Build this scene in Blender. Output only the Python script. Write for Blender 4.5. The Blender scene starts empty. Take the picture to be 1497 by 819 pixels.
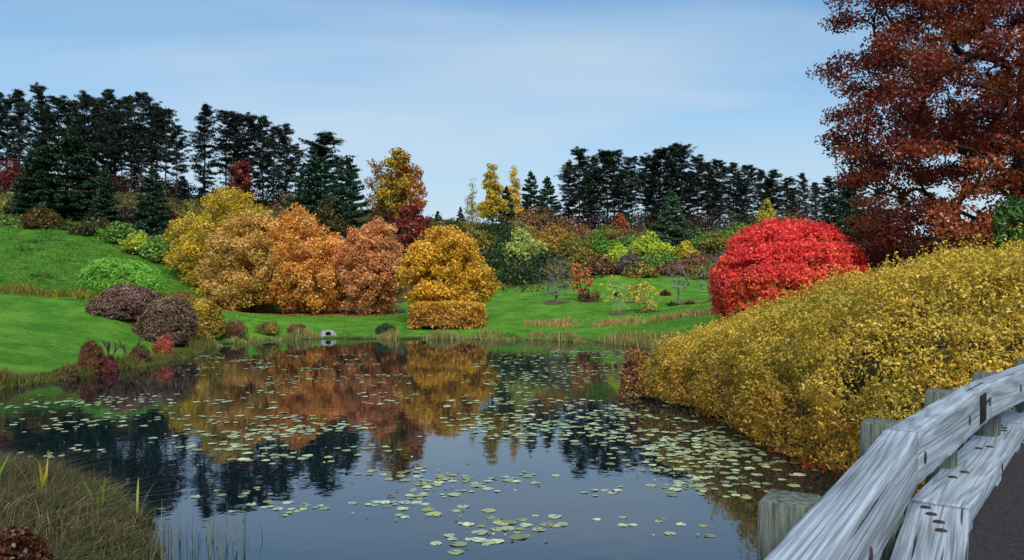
import bpy, math
import numpy as np

rng = np.random.default_rng(11)
SC = bpy.context.scene
COL = SC.collection
F, CU, HV, CZ = 1140.0, 748.5, 425.0, 3.2      # focal length (px of the 1497 px photograph), centre column, horizon row, eye height over the water

# ------------------------------------------------------------------ camera, sky, sun, exposure
cam_d = bpy.data.cameras.new('camera')
cam = bpy.data.objects.new('camera', cam_d); COL.objects.link(cam)
cam_d.sensor_fit = 'HORIZONTAL'; cam_d.sensor_width = 36.0
cam_d.lens = 36.0 * F / 1497.0
cam_d.shift_y = (HV - 409.5) / 1497.0
cam_d.clip_start = 0.05; cam_d.clip_end = 4000
cam.location = (0, 0, CZ); cam.rotation_euler = (math.radians(90), 0, 0)
SC.camera = cam

SUN_EL, SUN_AZ = math.radians(46), math.radians(168)    # azimuth clockwise from +Y
wd = bpy.data.worlds.new('World'); SC.world = wd; wd.use_nodes = True
nt = wd.node_tree; nt.nodes.clear()
def N(t, kind, **kw):
    n = t.nodes.new(kind)
    for k, v in kw.items(): setattr(n, k, v)
    return n
wo = N(nt, 'ShaderNodeOutputWorld'); bg = N(nt, 'ShaderNodeBackground')
sky = N(nt, 'ShaderNodeTexSky', sky_type='NISHITA', sun_disc=False, sun_elevation=SUN_EL, sun_rotation=SUN_AZ)
sky.air_density = 1.25; sky.dust_density = 0.3; sky.ozone_density = 5.0; sky.altitude = 200
tc = N(nt, 'ShaderNodeTexCoord')
sep = N(nt, 'ShaderNodeSeparateXYZ'); nt.links.new(tc.outputs['Generated'], sep.inputs[0])
zz = N(nt, 'ShaderNodeMath', operation='ADD'); nt.links.new(sep.outputs['Z'], zz.inputs[0]); zz.inputs[1].default_value = 0.12
zm = N(nt, 'ShaderNodeMath', operation='MAXIMUM'); nt.links.new(zz.outputs[0], zm.inputs[0]); zm.inputs[1].default_value = 0.05
dv = N(nt, 'ShaderNodeVectorMath', operation='DIVIDE'); nt.links.new(tc.outputs['Generated'], dv.inputs[0])
cmb = N(nt, 'ShaderNodeCombineXYZ')
for i in range(3): nt.links.new(zm.outputs[0], cmb.inputs[i])
nt.links.new(cmb.outputs[0], dv.inputs[1])
mp = N(nt, 'ShaderNodeMapping'); nt.links.new(dv.outputs[0], mp.inputs[0])
mp.inputs['Rotation'].default_value = (0, 0, math.radians(20)); mp.inputs['Scale'].default_value = (0.2, 0.42, 0.0)
mp.inputs['Location'].default_value = (4.1, 0.9, 0)
nz = N(nt, 'ShaderNodeTexNoise'); nt.links.new(mp.outputs[0], nz.inputs['Vector'])
nz.inputs['Scale'].default_value = 1.0; nz.inputs['Detail'].default_value = 6; nz.inputs['Roughness'].default_value = 0.45; nz.inputs['Distortion'].default_value = 0.5
cr = N(nt, 'ShaderNodeMapRange'); cr.interpolation_type = 'SMOOTHSTEP'
nt.links.new(nz.outputs['Fac'], cr.inputs['Value'])
cr.inputs['From Min'].default_value = 0.40; cr.inputs['From Max'].default_value = 0.68
cr.inputs['To Min'].default_value = 0.0; cr.inputs['To Max'].default_value = 0.85
mx = N(nt, 'ShaderNodeMix', data_type='RGBA'); hz_ = N(nt, 'ShaderNodeMapRange'); hz_.interpolation_type = 'SMOOTHSTEP'; nt.links.new(sep.outputs['Z'], hz_.inputs['Value'])
hz_.inputs['From Min'].default_value = 0.02; hz_.inputs['From Max'].default_value = 0.40; hz_.inputs['To Min'].default_value = 0.97; hz_.inputs['To Max'].default_value = 0.0
mxx = N(nt, 'ShaderNodeMath', operation='MAXIMUM'); nt.links.new(cr.outputs[0], mxx.inputs[0]); nt.links.new(hz_.outputs[0], mxx.inputs[1])
nt.links.new(mxx.outputs[0], mx.inputs['Factor'])
tint_ = N(nt, 'ShaderNodeVectorMath', operation='MULTIPLY'); nt.links.new(sky.outputs[0], tint_.inputs[0]); tint_.inputs[1].default_value = (0.40, 0.80, 0.93)
nt.links.new(tint_.outputs[0], mx.inputs[6]); mx.inputs[7].default_value = (4.0, 4.75, 5.5, 1)
nt.links.new(mx.outputs[2], bg.inputs['Color']); bg.inputs['Strength'].default_value = 0.086
nt.links.new(bg.outputs[0], wo.inputs[0])

sl = bpy.data.lights.new('sun', 'SUN'); sun = bpy.data.objects.new('sun', sl); COL.objects.link(sun)
sl.energy = 2.7; sl.angle = math.radians(36); sl.color = (1.0, 0.95, 0.87)
sun.rotation_euler = (math.radians(90) - SUN_EL, 0, -SUN_AZ + math.pi)
sun.location = (20, -10, 30)
SC.view_settings.view_transform = 'Standard'; SC.view_settings.look = 'None'
SC.view_settings.gamma = 1.0; SC.view_settings.exposure = 0.82
SC.view_settings.use_curve_mapping = False
SC.render.engine = 'CYCLES'
SC.cycles.max_bounces = 6; SC.cycles.diffuse_bounces = 3; SC.cycles.glossy_bounces = 3
SC.cycles.transmission_bounces = 3; SC.cycles.transparent_max_bounces = 4
SC.cycles.use_denoising = True

# ------------------------------------------------------------------ helpers
def srgb(*c):
    return tuple((x/255/12.92 if x/255 <= 0.04045 else ((x/255+0.055)/1.055)**2.4) for x in c)

def mesh(name, V, faces, col=None, smooth=False):
    """faces: list of (n,k) int arrays; col: per-face rgb in the same order"""
    me = bpy.data.meshes.new(name)
    V = np.asarray(V, dtype=np.float32)
    faces = [np.asarray(f, dtype=np.int32) for f in faces if len(f)]
    loops = np.concatenate([f.ravel() for f in faces])
    tot = np.concatenate([np.full(len(f), f.shape[1], np.int32) for f in faces])
    start = np.concatenate([[0], np.cumsum(tot)[:-1]]).astype(np.int32)
    me.vertices.add(len(V)); me.vertices.foreach_set('co', V.ravel())
    me.loops.add(len(loops)); me.loops.foreach_set('vertex_index', loops)
    me.polygons.add(len(tot)); me.polygons.foreach_set('loop_start', start); me.polygons.foreach_set('loop_total', tot)
    if smooth: me.polygons.foreach_set('use_smooth', np.ones(len(tot), dtype=bool))
    if col is not None:
        a = me.attributes.new('tint', 'FLOAT_COLOR', 'FACE')
        c = np.ones((len(tot), 4), np.float32); c[:, :3] = col
        a.data.foreach_set('color', c.ravel())
    me.update(calc_edges=True)
    return me

def obj(name, me, mat=None, parent=None, loc=None):
    o = bpy.data.objects.new(name, me); COL.objects.link(o)
    if mat is not None and not me.materials: me.materials.append(mat)
    if parent is not None: o.parent = parent
    if loc is not None: o.location = loc
    return o
def tag(o, label=None, cat=None, group=None, kind=None):
    if label: o['label'] = label
    if cat: o['category'] = cat
    if group: o['group'] = group
    if kind: o['kind'] = kind
    return o
def empty(name, loc, rz=0.0):
    o = bpy.data.objects.new(name, None); COL.objects.link(o); o.location = loc; o.rotation_euler = (0, 0, rz)
    o.empty_display_size = 0.3
    return o
def copy_tree(o, parent=None):
    c = o.copy(); COL.objects.link(c)
    if parent is not None: c.parent = parent
    for ch in list(o.children): copy_tree(ch, c)
    return c

def at(u, v, Y):            # a point of the place seen at photo pixel (u, v), Y metres away
    return np.array([(u-CU)/F*Y, Y, CZ + (HV-v)/F*Y])

def unit(a): return a / np.maximum(np.linalg.norm(a, axis=-1, keepdims=True), 1e-9)

def smooth01(x):
    x = np.clip(x, 0, 1); return x*x*(3-2*x)

def wob(P, f, seed=0.0):    # cheap smooth 3-D noise in about -1..1
    x, y, z = P[..., 0]*f+seed*1.7, P[..., 1]*f+seed*2.3, P[..., 2]*f+seed*3.1
    return (np.sin(x*1.3+1.1*np.sin(y*0.9+z))+np.sin(y*1.7+1.3*np.sin(z*1.1+x*.7))+np.sin(z*1.9+1.2*np.sin(x*1.2+y*.5)))/3

# ------------------------------------------------------------------ materials
def new_mat(name):
    m = bpy.data.materials.new(name); m.use_nodes = True
    t = m.node_tree; t.nodes.clear()
    out = N(t, 'ShaderNodeOutputMaterial')
    return m, t, out

def leaf_mat(name, transl=0.35, gloss=0.0, rand=0.0, gain=1.0):
    m, t, out = new_mat(name)
    a = N(t, 'ShaderNodeAttribute', attribute_name='tint')
    src = a.outputs['Color']
    if rand or gain != 1.0:
        oi = N(t, 'ShaderNodeObjectInfo')
        mr = N(t, 'ShaderNodeMapRange'); t.links.new(oi.outputs['Random'], mr.inputs['Value'])
        mr.inputs['To Min'].default_value = gain*(1-rand); mr.inputs['To Max'].default_value = gain*(1+rand)
        vm = N(t, 'ShaderNodeVectorMath', operation='SCALE')
        t.links.new(src, vm.inputs[0]); t.links.new(mr.outputs[0], vm.inputs['Scale'])
        src = vm.outputs[0]
    d = N(t, 'ShaderNodeBsdfDiffuse'); tr = N(t, 'ShaderNodeBsdfTranslucent'); mi = N(t, 'ShaderNodeMixShader')
    t.links.new(src, d.inputs['Color']); t.links.new(src, tr.inputs['Color'])
    mi.inputs[0].default_value = transl
    t.links.new(d.outputs[0], mi.inputs[1]); t.links.new(tr.outputs[0], mi.inputs[2])
    last = mi.outputs[0]
    if gloss:
        g = N(t, 'ShaderNodeBsdfGlossy'); g.inputs['Roughness'].default_value = 0.42; g.inputs['Color'].default_value = (0.8, 0.8, 0.8, 1)
        m2 = N(t, 'ShaderNodeMixShader'); m2.inputs[0].default_value = gloss
        t.links.new(last, m2.inputs[1]); t.links.new(g.outputs[0], m2.inputs[2]); last = m2.outputs[0]
    t.links.new(last, out.inputs[0])
    return m

def noise_mat(name, c1, c2, scale=8.0, rough=0.9, stretch=(1, 1, 1), bump=0.3, detail=6.0, spec=0.2):
    m, t, out = new_mat(name)
    p = N(t, 'ShaderNodeBsdfPrincipled'); p.inputs['Roughness'].default_value = rough; p.inputs['Specular IOR Level'].default_value = spec
    tcx = N(t, 'ShaderNodeTexCoord'); mpx = N(t, 'ShaderNodeMapping'); mpx.inputs['Scale'].default_value = stretch
    t.links.new(tcx.outputs['Object'], mpx.inputs[0])
    nn = N(t, 'ShaderNodeTexNoise'); nn.inputs['Scale'].default_value = scale; nn.inputs['Detail'].default_value = detail; nn.inputs['Roughness'].default_value = 0.65
    t.links.new(mpx.outputs[0], nn.inputs['Vector'])
    r = N(t, 'ShaderNodeValToRGB'); r.color_ramp.elements[0].position = 0.33; r.color_ramp.elements[1].position = 0.68
    r.color_ramp.elements[0].color = (*c1, 1); r.color_ramp.elements[1].color = (*c2, 1)
    t.links.new(nn.outputs['Fac'], r.inputs[0]); t.links.new(r.outputs[0], p.inputs['Base Color'])
    b = N(t, 'ShaderNodeBump'); b.inputs['Strength'].default_value = bump; b.inputs['Distance'].default_value = 0.03
    t.links.new(nn.outputs['Fac'], b.inputs['Height']); t.links.new(b.outputs[0], p.inputs['Normal'])
    t.links.new(p.outputs[0], out.inputs[0])
    return m

M_LEAF = leaf_mat('broad_leaves', 0.36, 0.03)
M_NEEDLE = leaf_mat('pine_needles', 0.12, 0.02, rand=0.3)
M_GRASS = leaf_mat('grass_blades', 0.3, 0.0)
M_BARK = noise_mat('bark', (0.018, 0.014, 0.011), (0.06, 0.047, 0.036), 9, stretch=(1, 1, 0.25))
M_BARKP = noise_mat('pine_bark', (0.014, 0.011, 0.009), (0.045, 0.033, 0.026), 6, stretch=(1, 1, 0.3))
M_BARKG = noise_mat('grey_bark', (0.09, 0.085, 0.075), (0.22, 0.21, 0.19), 9, stretch=(1, 1, 0.3))
M_BIRCH = noise_mat('pale_bark', (0.2, 0.19, 0.17), (0.55, 0.53, 0.5), 7, stretch=(1, 1, 3))
M_STEM = noise_mat('shrub_stem', (0.03, 0.022, 0.015), (0.09, 0.065, 0.045), 10)
M_MULCH = noise_mat('mulch', (0.05, 0.028, 0.018), (0.16, 0.1, 0.065), 14)
M_LITTER = noise_mat('leaf_litter', (0.14, 0.075, 0.045), (0.36, 0.23, 0.15), 6)
M_ASPHALT = noise_mat('asphalt', (0.012, 0.011, 0.012), (0.042, 0.037, 0.04), 38, bump=0.5, rough=0.85)
M_PATH = noise_mat('path_asphalt', (0.07, 0.065, 0.085), (0.13, 0.12, 0.15), 9)
M_CONC = noise_mat('concrete', (0.13, 0.145, 0.15), (0.3, 0.32, 0.33), 7, bump=0.2)
M_DARK = noise_mat('dark_hollow', (0.006, 0.006, 0.006), (0.014, 0.013, 0.012), 8)
M_IRON = noise_mat('rusty_iron', (0.012, 0.01, 0.01), (0.05, 0.032, 0.024), 40, rough=0.6, spec=0.4)

# ------------------------------------------------------------------ terrain
POND = np.array([(-2.6, -14), (-3.0, -4), (-3.3, 4), (-3.9, 8.6), (-4.7, 10.5), (-6.2, 12.4), (-9.5, 14.6), (-14, 17.2), (-18.5, 20.5), (-18.0, 23.0), (-16.6, 25.4),
                 (-16.4, 29.5), (-15.7, 33), (-15.6, 37), (-16.4, 41), (-17.3, 45.6), (-15.7, 50.4), (-12.2, 52.0), (-6.6, 51.4), (-2.2, 50.9),
                 (2.2, 49.8), (6.4, 47), (9.0, 42), (8.6, 36), (7.0, 30), (5.3, 26), (4.7, 22), (5.4, 18), (6.0, 14.5), (6.6, 11.5), (7.4, 8), (7.2, 3), (7.6, -4), (8, -14)])
def poly_sd(x, y, poly):
    """signed distance, positive outside"""
    P = np.stack([x, y], -1)[:, None, :]
    A = poly[None]; B = np.roll(poly, -1, 0)[None]
    AB = B-A; t = np.clip(((P-A)*AB).sum(-1)/np.maximum((AB**2).sum(-1), 1e-9), 0, 1)
    d = np.sqrt((((A+t[..., None]*AB)-P)**2).sum(-1)).min(1)
    cond = (A[..., 1] > P[..., 1]) != (B[..., 1] > P[..., 1])
    xi = A[..., 0]+(P[..., 1]-A[..., 1])*AB[..., 0]/np.where(np.abs(AB[..., 1]) < 1e-9, 1e-9, AB[..., 1])
    ins = ((cond & (P[..., 0] < xi)).sum(1) % 2) == 1
    return np.where(ins, -d, d)

CP = []
def cp(u, v, Y): CP.append(at(u, v, Y))
for a in [(0, 433, 45), (130, 441, 45), (0, 500, 33), (110, 515, 31), (250, 497, 41), (-150, 440, 40), (0, 400, 60), (0, 350, 80), (0, 302, 100), (0, 280, 125), (130, 342, 85),
          (130, 302, 110), (200, 400, 70), (200, 352, 90), (200, 283, 125), (260, 385, 80), (280, 288, 125), (300, 425, 75), (350, 325, 110), (450, 305, 120), (600, 335, 115),
          (640, 322, 130), (350, 458, 70), (450, 460, 68), (560, 462, 66), (650, 480, 58), (600, 430, 84), (500, 400, 92), (700, 400, 92), (720, 342, 112), (800, 444, 70),
          (750, 478, 56), (900, 480, 55), (900, 465, 60), (900, 442, 71), (900, 413, 85), (1000, 413, 85), (1000, 441, 70), (1000, 465, 55), (900, 340, 118), (1000, 340, 118),
          (1100, 341, 118), (1200, 343, 118), (1300, 347, 118), (1420, 350, 120), (1120, 405, 88), (1250, 400, 88), (1150, 466, 36), (1150, 428, 60), (1400, 425, 60)]: cp(*a)
CP += [np.array(p, float) for p in [(22.4, 34, 2.3), (8, 17, .9), (11, 15, 1.1), (8, 22, .8), (13, 22, 1.6), (14, 12, 1.4), (20, 20, 1.9), (11, 8, 1.1), (14, 2, 1.2), (24, 5, 1.8),
       (-7, 8, .45), (-8, 3, .7), (-14, 12, .8), (-24, 16, 1.1), (-22, 25, .9), (-5.5, 4, .4), (-6, -8, .9), (12, -10, 1.2), (30, -10, 2), (-30, 0, 1.6), (-50, 25, 3), (-45, 5, 2.5), (45, 20, 3),
       (-75, 60, 7), (-100, 110, 17), (70, 70, 5.5), (110, 110, 11),
       (-95, 160, 20), (-50, 160, 17), (0, 165, 13), (50, 165, 10.5), (110, 165, 10),
       (-200, 40, 12), (-220, 200, 14), (-60, 260, 10), (60, 260, 7), (220, 200, 8), (200, 30, 7), (-150, -120, 5), (0, -140, 4), (150, -120, 5), (-480, 300, 8), (480, 300, 5), (0, 620, 4), (-480, -200, 5), (480, -200, 5), (350, 620, 4), (-350, 620, 4)]]
CP = np.array(CP)
def U(r2): return np.where(r2 > 1e-12, r2*np.log(np.maximum(r2, 1e-12)), 0)
_S = 0.02
_q = CP[:, :2]*_S; _n = len(CP)
_K = U(((_q[:, None]-_q[None])**2).sum(-1)) + np.eye(_n)*0.004
_P = np.c_[np.ones(_n), _q]
_W = np.linalg.solve(np.block([[_K, _P], [_P.T, np.zeros((3, 3))]]), np.r_[CP[:, 2], 0, 0, 0])
def zg(x, y):
    x = np.atleast_1d(np.asarray(x, float)); y = np.atleast_1d(np.asarray(y, float))
    out = np.empty(len(x))
    for i in range(0, len(x), 20000):
        xs, ys = x[i:i+20000], y[i:i+20000]
        q = np.stack([xs, ys], -1)*_S
        z = U(((q[:, None]-_q[None])**2).sum(-1)) @ _W[:_n] + _W[_n] + q @ _W[_n+1:]
        z = np.clip(z, 0.3, 26)
        bump = (np.sin(xs*.31+1.3*np.sin(ys*.23))*np.sin(ys*.27+1.1*np.sin(xs*.19)))
        z = z + bump*np.clip((ys-60)/60, 0.0, 1)*0.35 + 0.03*np.sin(xs*1.9+np.sin(ys*1.3)*2)*np.sin(ys*1.7)
        d = poly_sd(xs, ys, POND) + 0.16*np.sin(xs*2.1+ys*1.3)+0.12*np.sin(ys*3.7-xs*1.1)
        land = 0.16*smooth01(d/0.5) + np.maximum(z-0.16, 0.02)*smooth01(d/5.0)
        out[i:i+20000] = np.where(d > 0, land, -np.minimum(1.1, 0.06-0.45*d) + 0.06)
    return out
def zg1(x, y): return float(zg([x], [y])[0])

def lines(fine0, fine1, step, lo, hi, grow):
    c = list(np.arange(fine0, fine1+1e-6, step)); s = step
    a = []; p = fine0
    while p > lo: s *= grow; p -= s; a.append(p)
    s = step; p = fine1; b = []
    while p < hi: s *= grow; p += s; b.append(p)
    return np.array(a[::-1]+c+b)
gx = lines(-30, 26, 0.42, -520, 520, 1.085); gy = lines(-2, 60, 0.42, -240, 700, 1.05)
GX, GY = np.meshgrid(gx, gy); gxf, gyf = GX.ravel(), GY.ravel()
gz = zg(gxf, gyf)
nx, ny = len(gx), len(gy)
ii = (np.arange(ny-1)[:, None]*nx+np.arange(nx-1)[None]).ravel()
gme = mesh('ground', np.c_[gxf, gyf, gz], [np.c_[ii, ii+1, ii+1+nx, ii+nx]], smooth=True)
LAWN1 = np.array([(-16.0, 25.2), (-16.0, 30), (-15.6, 33), (-16.5, 39), (-19, 41.5), (-22.5, 44.4), (-30.5, 45.6), (-44, 45), (-60, 40), (-60, 12), (-19, 19.5)])
LAWN2 = np.array([(-17.5, 45), (-19, 50), (-27, 60), (-31, 69.5), (-12, 67.5), (-10, 86), (-3, 86), (5, 86), (11, 88), (20, 90), (31, 88), (38, 70), (26, 45), (9.2, 41), (6, 47), (0, 50), (-12, 52)])
def soft(x, y, poly, w): return 1-smooth01((poly_sd(x, y, poly)+0.35*np.sin(x*1.7+y)*np.sin(y*2.1)+w)/(2*w))
lawn = np.maximum(soft(gxf, gyf, LAWN1, .35), soft(gxf, gyf, LAWN2, .6))
hill = smooth01((-18-gxf + (gyf-60)*0.0)/8)*smooth01((gyf-40)/4)*(1-smooth01((gyf+0.25*gxf-84)/12))
hill = np.maximum(hill, smooth01((gxf-8)/8)*smooth01((gyf-28)/6)*(1-smooth01((gyf-85)/6)))
mud = 1-smooth01((gz-0.05)/0.14)
for nme, arr in (('lawn', lawn), ('meadow', hill), ('mud', mud)):
    a = gme.attributes.new(nme, 'FLOAT', 'POINT'); a.data.foreach_set('value', arr.astype(np.float32))

m, t, out = new_mat('ground_cover')
p = N(t, 'ShaderNodeBsdfPrincipled'); p.inputs['Roughness'].default_value = 0.95; p.inputs['Specular IOR Level'].default_value = 0.1
geo = N(t, 'ShaderNodeNewGeometry')
def gn(scale, detail=5, rough=0.6, stretch=None):
    n = N(t, 'ShaderNodeTexNoise'); n.inputs['Scale'].default_value = scale; n.inputs['Detail'].default_value = detail; n.inputs['Roughness'].default_value = rough
    if stretch:
        mm = N(t, 'ShaderNodeMapping'); mm.inputs['Scale'].default_value = stretch; t.links.new(geo.outputs['Position'], mm.inputs[0]); t.links.new(mm.outputs[0], n.inputs['Vector'])
    else: t.links.new(geo.outputs['Position'], n.inputs['Vector'])
    return n
def ramp(n, *stops):
    r = N(t, 'ShaderNodeValToRGB'); e = r.color_ramp.elements
    while len(e) < len(stops): e.new(0.5)
    for k, (pos, c) in enumerate(stops): e[k].position = pos; e[k].color = (*c, 1)
    t.links.new(n.outputs['Fac'], r.inputs[0]); return r
def mixc(fac, a, b):
    x = N(t, 'ShaderNodeMix', data_type='RGBA'); t.links.new(fac, x.inputs['Factor']); t.links.new(a, x.inputs[6]); t.links.new(b, x.inputs[7]); return x.outputs[2]
def attr(nm):
    a = N(t, 'ShaderNodeAttribute', attribute_name=nm); return a.outputs['Fac']
nf = gn(3.0, 8, 0.8); nl = gn(0.5, 6, .7); ns = gn(1.0, 6, 0.7, (1, 1, 1))
c_brush = ramp(nf, (0.3, (0.022, 0.02, 0.008)), (0.5, (0.05, 0.05, 0.015)), (0.7, (0.11, 0.075, 0.03)))
c_mead = ramp(ns, (0.3, (0.026, 0.075, 0.009)), (0.5, (0.05, 0.15, 0.014)), (0.72, (0.13, 0.23, 0.036)))
c_lawnA = ramp(nf, (0.3, (0.032, 0.115, 0.009)), (0.7, (0.085, 0.25, 0.022)))
c_lawnB = ramp(nl, (0.4, (0.024, 0.105, 0.008)), (0.6, (0.14, 0.29, 0.03)))
lx = N(t, 'ShaderNodeMix', data_type='RGBA'); lx.inputs['Factor'].default_value = 0.5
t.links.new(c_lawnA.outputs[0], lx.inputs[6]); t.links.new(c_lawnB.outputs[0], lx.inputs[7])
c_mud = ramp(nf, (0.3, (0.012, 0.01, 0.007)), (0.7, (0.05, 0.038, 0.022)))
c = mixc(attr('meadow'), c_brush.outputs[0], c_mead.outputs[0])
c = mixc(attr('lawn'), c, lx.outputs[2]); c = mixc(attr('mud'), c, c_mud.outputs[0])
t.links.new(c, p.inputs['Base Color'])
nb = gn(9, 8, 0.8); b = N(t, 'ShaderNodeBump'); b.inputs['Strength'].default_value = 0.9; b.inputs['Distance'].default_value = 0.08
t.links.new(nb.outputs['Fac'], b.inputs['Height']); t.links.new(b.outputs[0], p.inputs['Normal'])
t.links.new(p.outputs[0], out.inputs[0])
M_GROUND = m
tag(obj('ground', gme, M_GROUND), kind='structure')

# ------------------------------------------------------------------ water
m, t, out = new_mat('pond_water')
fr = N(t, 'ShaderNodeFresnel'); fr.inputs['IOR'].default_value = 2.15
gl = N(t, 'ShaderNodeBsdfGlossy'); gl.inputs['Roughness'].default_value = 0.012; gl.inputs['Color'].default_value = (0.92, 0.95, 1.0, 1)
df = N(t, 'ShaderNodeBsdfDiffuse'); df.inputs['Color'].default_value = (0.004, 0.009, 0.013, 1)
mi = N(t, 'ShaderNodeMixShader'); tcx = N(t, 'ShaderNodeTexCoord')
mpx = N(t, 'ShaderNodeMapping'); mpx.inputs['Scale'].default_value = (1.0, 1.0, 1.0); t.links.new(tcx.outputs['Object'], mpx.inputs[0])
nn = N(t, 'ShaderNodeTexNoise'); nn.inputs['Scale'].default_value = 2.2; nn.inputs['Detail'].default_value = 3; t.links.new(mpx.outputs[0], nn.inputs['Vector'])
b = N(t, 'ShaderNodeBump'); b.inputs['Strength'].default_value = 0.05; b.inputs['Distance'].default_value = 0.05
t.links.new(nn.outputs['Fac'], b.inputs['Height'])
t.links.new(b.outputs[0], gl.inputs['Normal']); t.links.new(b.outputs[0], fr.inputs['Normal'])
t.links.new(fr.outputs[0], mi.inputs[0]); t.links.new(df.outputs[0], mi.inputs[1]); t.links.new(gl.outputs[0], mi.inputs[2]); t.links.new(mi.outputs[0], out.inputs[0])
M_WATER = m
wme = mesh('pond_water', [(-20, -14.5, 0), (10.5, -14.5, 0), (10.5, 53.5, 0), (-20, 53.5, 0)], [[(0, 1, 2, 3)]])
tag(obj('pond_water', wme, M_WATER), kind='structure')

# ------------------------------------------------------------------ foliage tools
def pal(*cs): return np.array([srgb(*c) for c in cs])
def pick(palette, n, jit=0.12, blend=True, r=rng):
    i = r.integers(0, len(palette), n); c = palette[i]
    if blend:
        j = r.integers(0, len(palette), n); w = r.random((n, 1)); c = c*(1-w*.6)+palette[j]*w*.6
    return np.clip(c*(1+r.normal(0, jit, (n, 1))), 0.001, 0.95)

def leaf_geo(P, L, W, col, out=None, outw=0.6, up=0.3, fold=0.25, r=rng):
    """one folded, kite-shaped leaf per point"""
    n = len(P); L = np.broadcast_to(L, (n,))*r.uniform(.65, 1.3, n); W = np.broadcast_to(W, (n,))*r.uniform(.7, 1.25, n)
    nr = unit(r.normal(0, 1, (n, 3)))
    if out is not None: nr = nr + out*outw
    nr[:, 2] += up; nr = unit(nr)
    a = unit(np.cross(nr, unit(r.normal(0, 1, (n, 3))))); bb = np.cross(nr, a)
    L = L[:, None]; W = W[:, None]
    v0 = P-a*L*.5; v2 = P+a*L*.5-nr*L*.12; k = P+a*L*.05
    v1 = k+bb*W*.5+nr*W*fold; v3 = k-bb*W*.5+nr*W*fold
    V = np.stack([v0, v1, v2, v3], 1).reshape(-1, 3)
    return V, np.arange(n*4, dtype=np.int32).reshape(n, 4), col

def dome_points(domes, n, depth=0.5, rough=0.12, seed=0.0, low=-0.25, r=rng, fine=0.0, holes=None):
    """points in the outer shell of a lumpy union of ellipsoids: (cx,cy,cz,rx,ry,rz)"""
    D = np.array(domes, float); area = (D[:, 3]*D[:, 4]+D[:, 3]*D[:, 5]+D[:, 4]*D[:, 5]); area /= area.sum()
    Ps, Os = [], []; got = 0
    while got < n:
        k = r.choice(len(D), n, p=area); d = unit(r.normal(0, 1, (n, 3)))
        d[:, 2] = np.where(d[:, 2] < low, -d[:, 2]*r.random(n), d[:, 2]); d = unit(d)
        R = D[k, 3:6]
        s = 1 + rough*wob(d*R, 1.6/np.mean(R)**.5+0.8, seed) + rough*.5*wob(d*R, 4.0/np.mean(R)**.5+1.5, seed+4)
        ex = r.exponential(depth, n)/R.mean(1)
        s = s - np.minimum(ex, 0.85) + np.abs(r.normal(0, .025, n))
        p = D[k, :3]+d*R*s[:, None]
        if fine:
            nd = unit(d/R); p = p+nd*(fine*wob(p, 7.5, seed+1)+fine*.8*wob(p, 13.0, seed+2))[:, None]
        inside = (((p[:, None]-D[None, :, :3])/(D[None, :, 3:6]*(1-rough*.6)-depth*.7).clip(.05))**2).sum(-1).min(1) < 0.8
        ok = ~inside
        if holes is not None: ok &= (wob(p, holes[0], seed+8)+.5*wob(p, holes[0]*2.3, seed+9) > holes[1]) | (ex*R.mean(1) > depth*1.3)
        Ps.append(p[ok]); Os.append(unit(d/R)[ok]); got += ok.sum()
        if ok.sum() == 0: break
    return np.concatenate(Ps)[:n], np.concatenate(Os)[:n]

def tube_geo(paths, sides=5):
    """paths: list of (pts (k,3), radii (k,)) -> verts, quads"""
    Vs, Fs = [], []; base = 0
    ang = np.arange(sides)/sides*2*np.pi; ca, sa = np.cos(ang), np.sin(ang)
    for pts, rad in paths:
        k = len(pts)
        tg = np.gradient(pts, axis=0); tg = unit(tg)
        ref = np.where(np.abs(tg[:, 2:3]) > .9, np.array([[1., 0, 0]]), np.array([[0, 0, 1.]]))
        s = unit(np.cross(tg, ref)); w = np.cross(s, tg)
        ring = pts[:, None]+(s[:, None]*ca[None, :, None]+w[:, None]*sa[None, :, None])*np.asarray(rad)[:, None, None]
        Vs.append(ring.reshape(-1, 3))
        i = (np.arange(k-1)[:, None]*sides+np.arange(sides)[None]).ravel(); j = (np.arange(k-1)[:, None]*sides+(np.arange(sides)[None]+1) % sides).ravel()
        Fs.append(np.c_[i, j, j+sides, i+sides]+base); base += k*sides
    return np.concatenate(Vs), np.concatenate(Fs)

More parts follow.
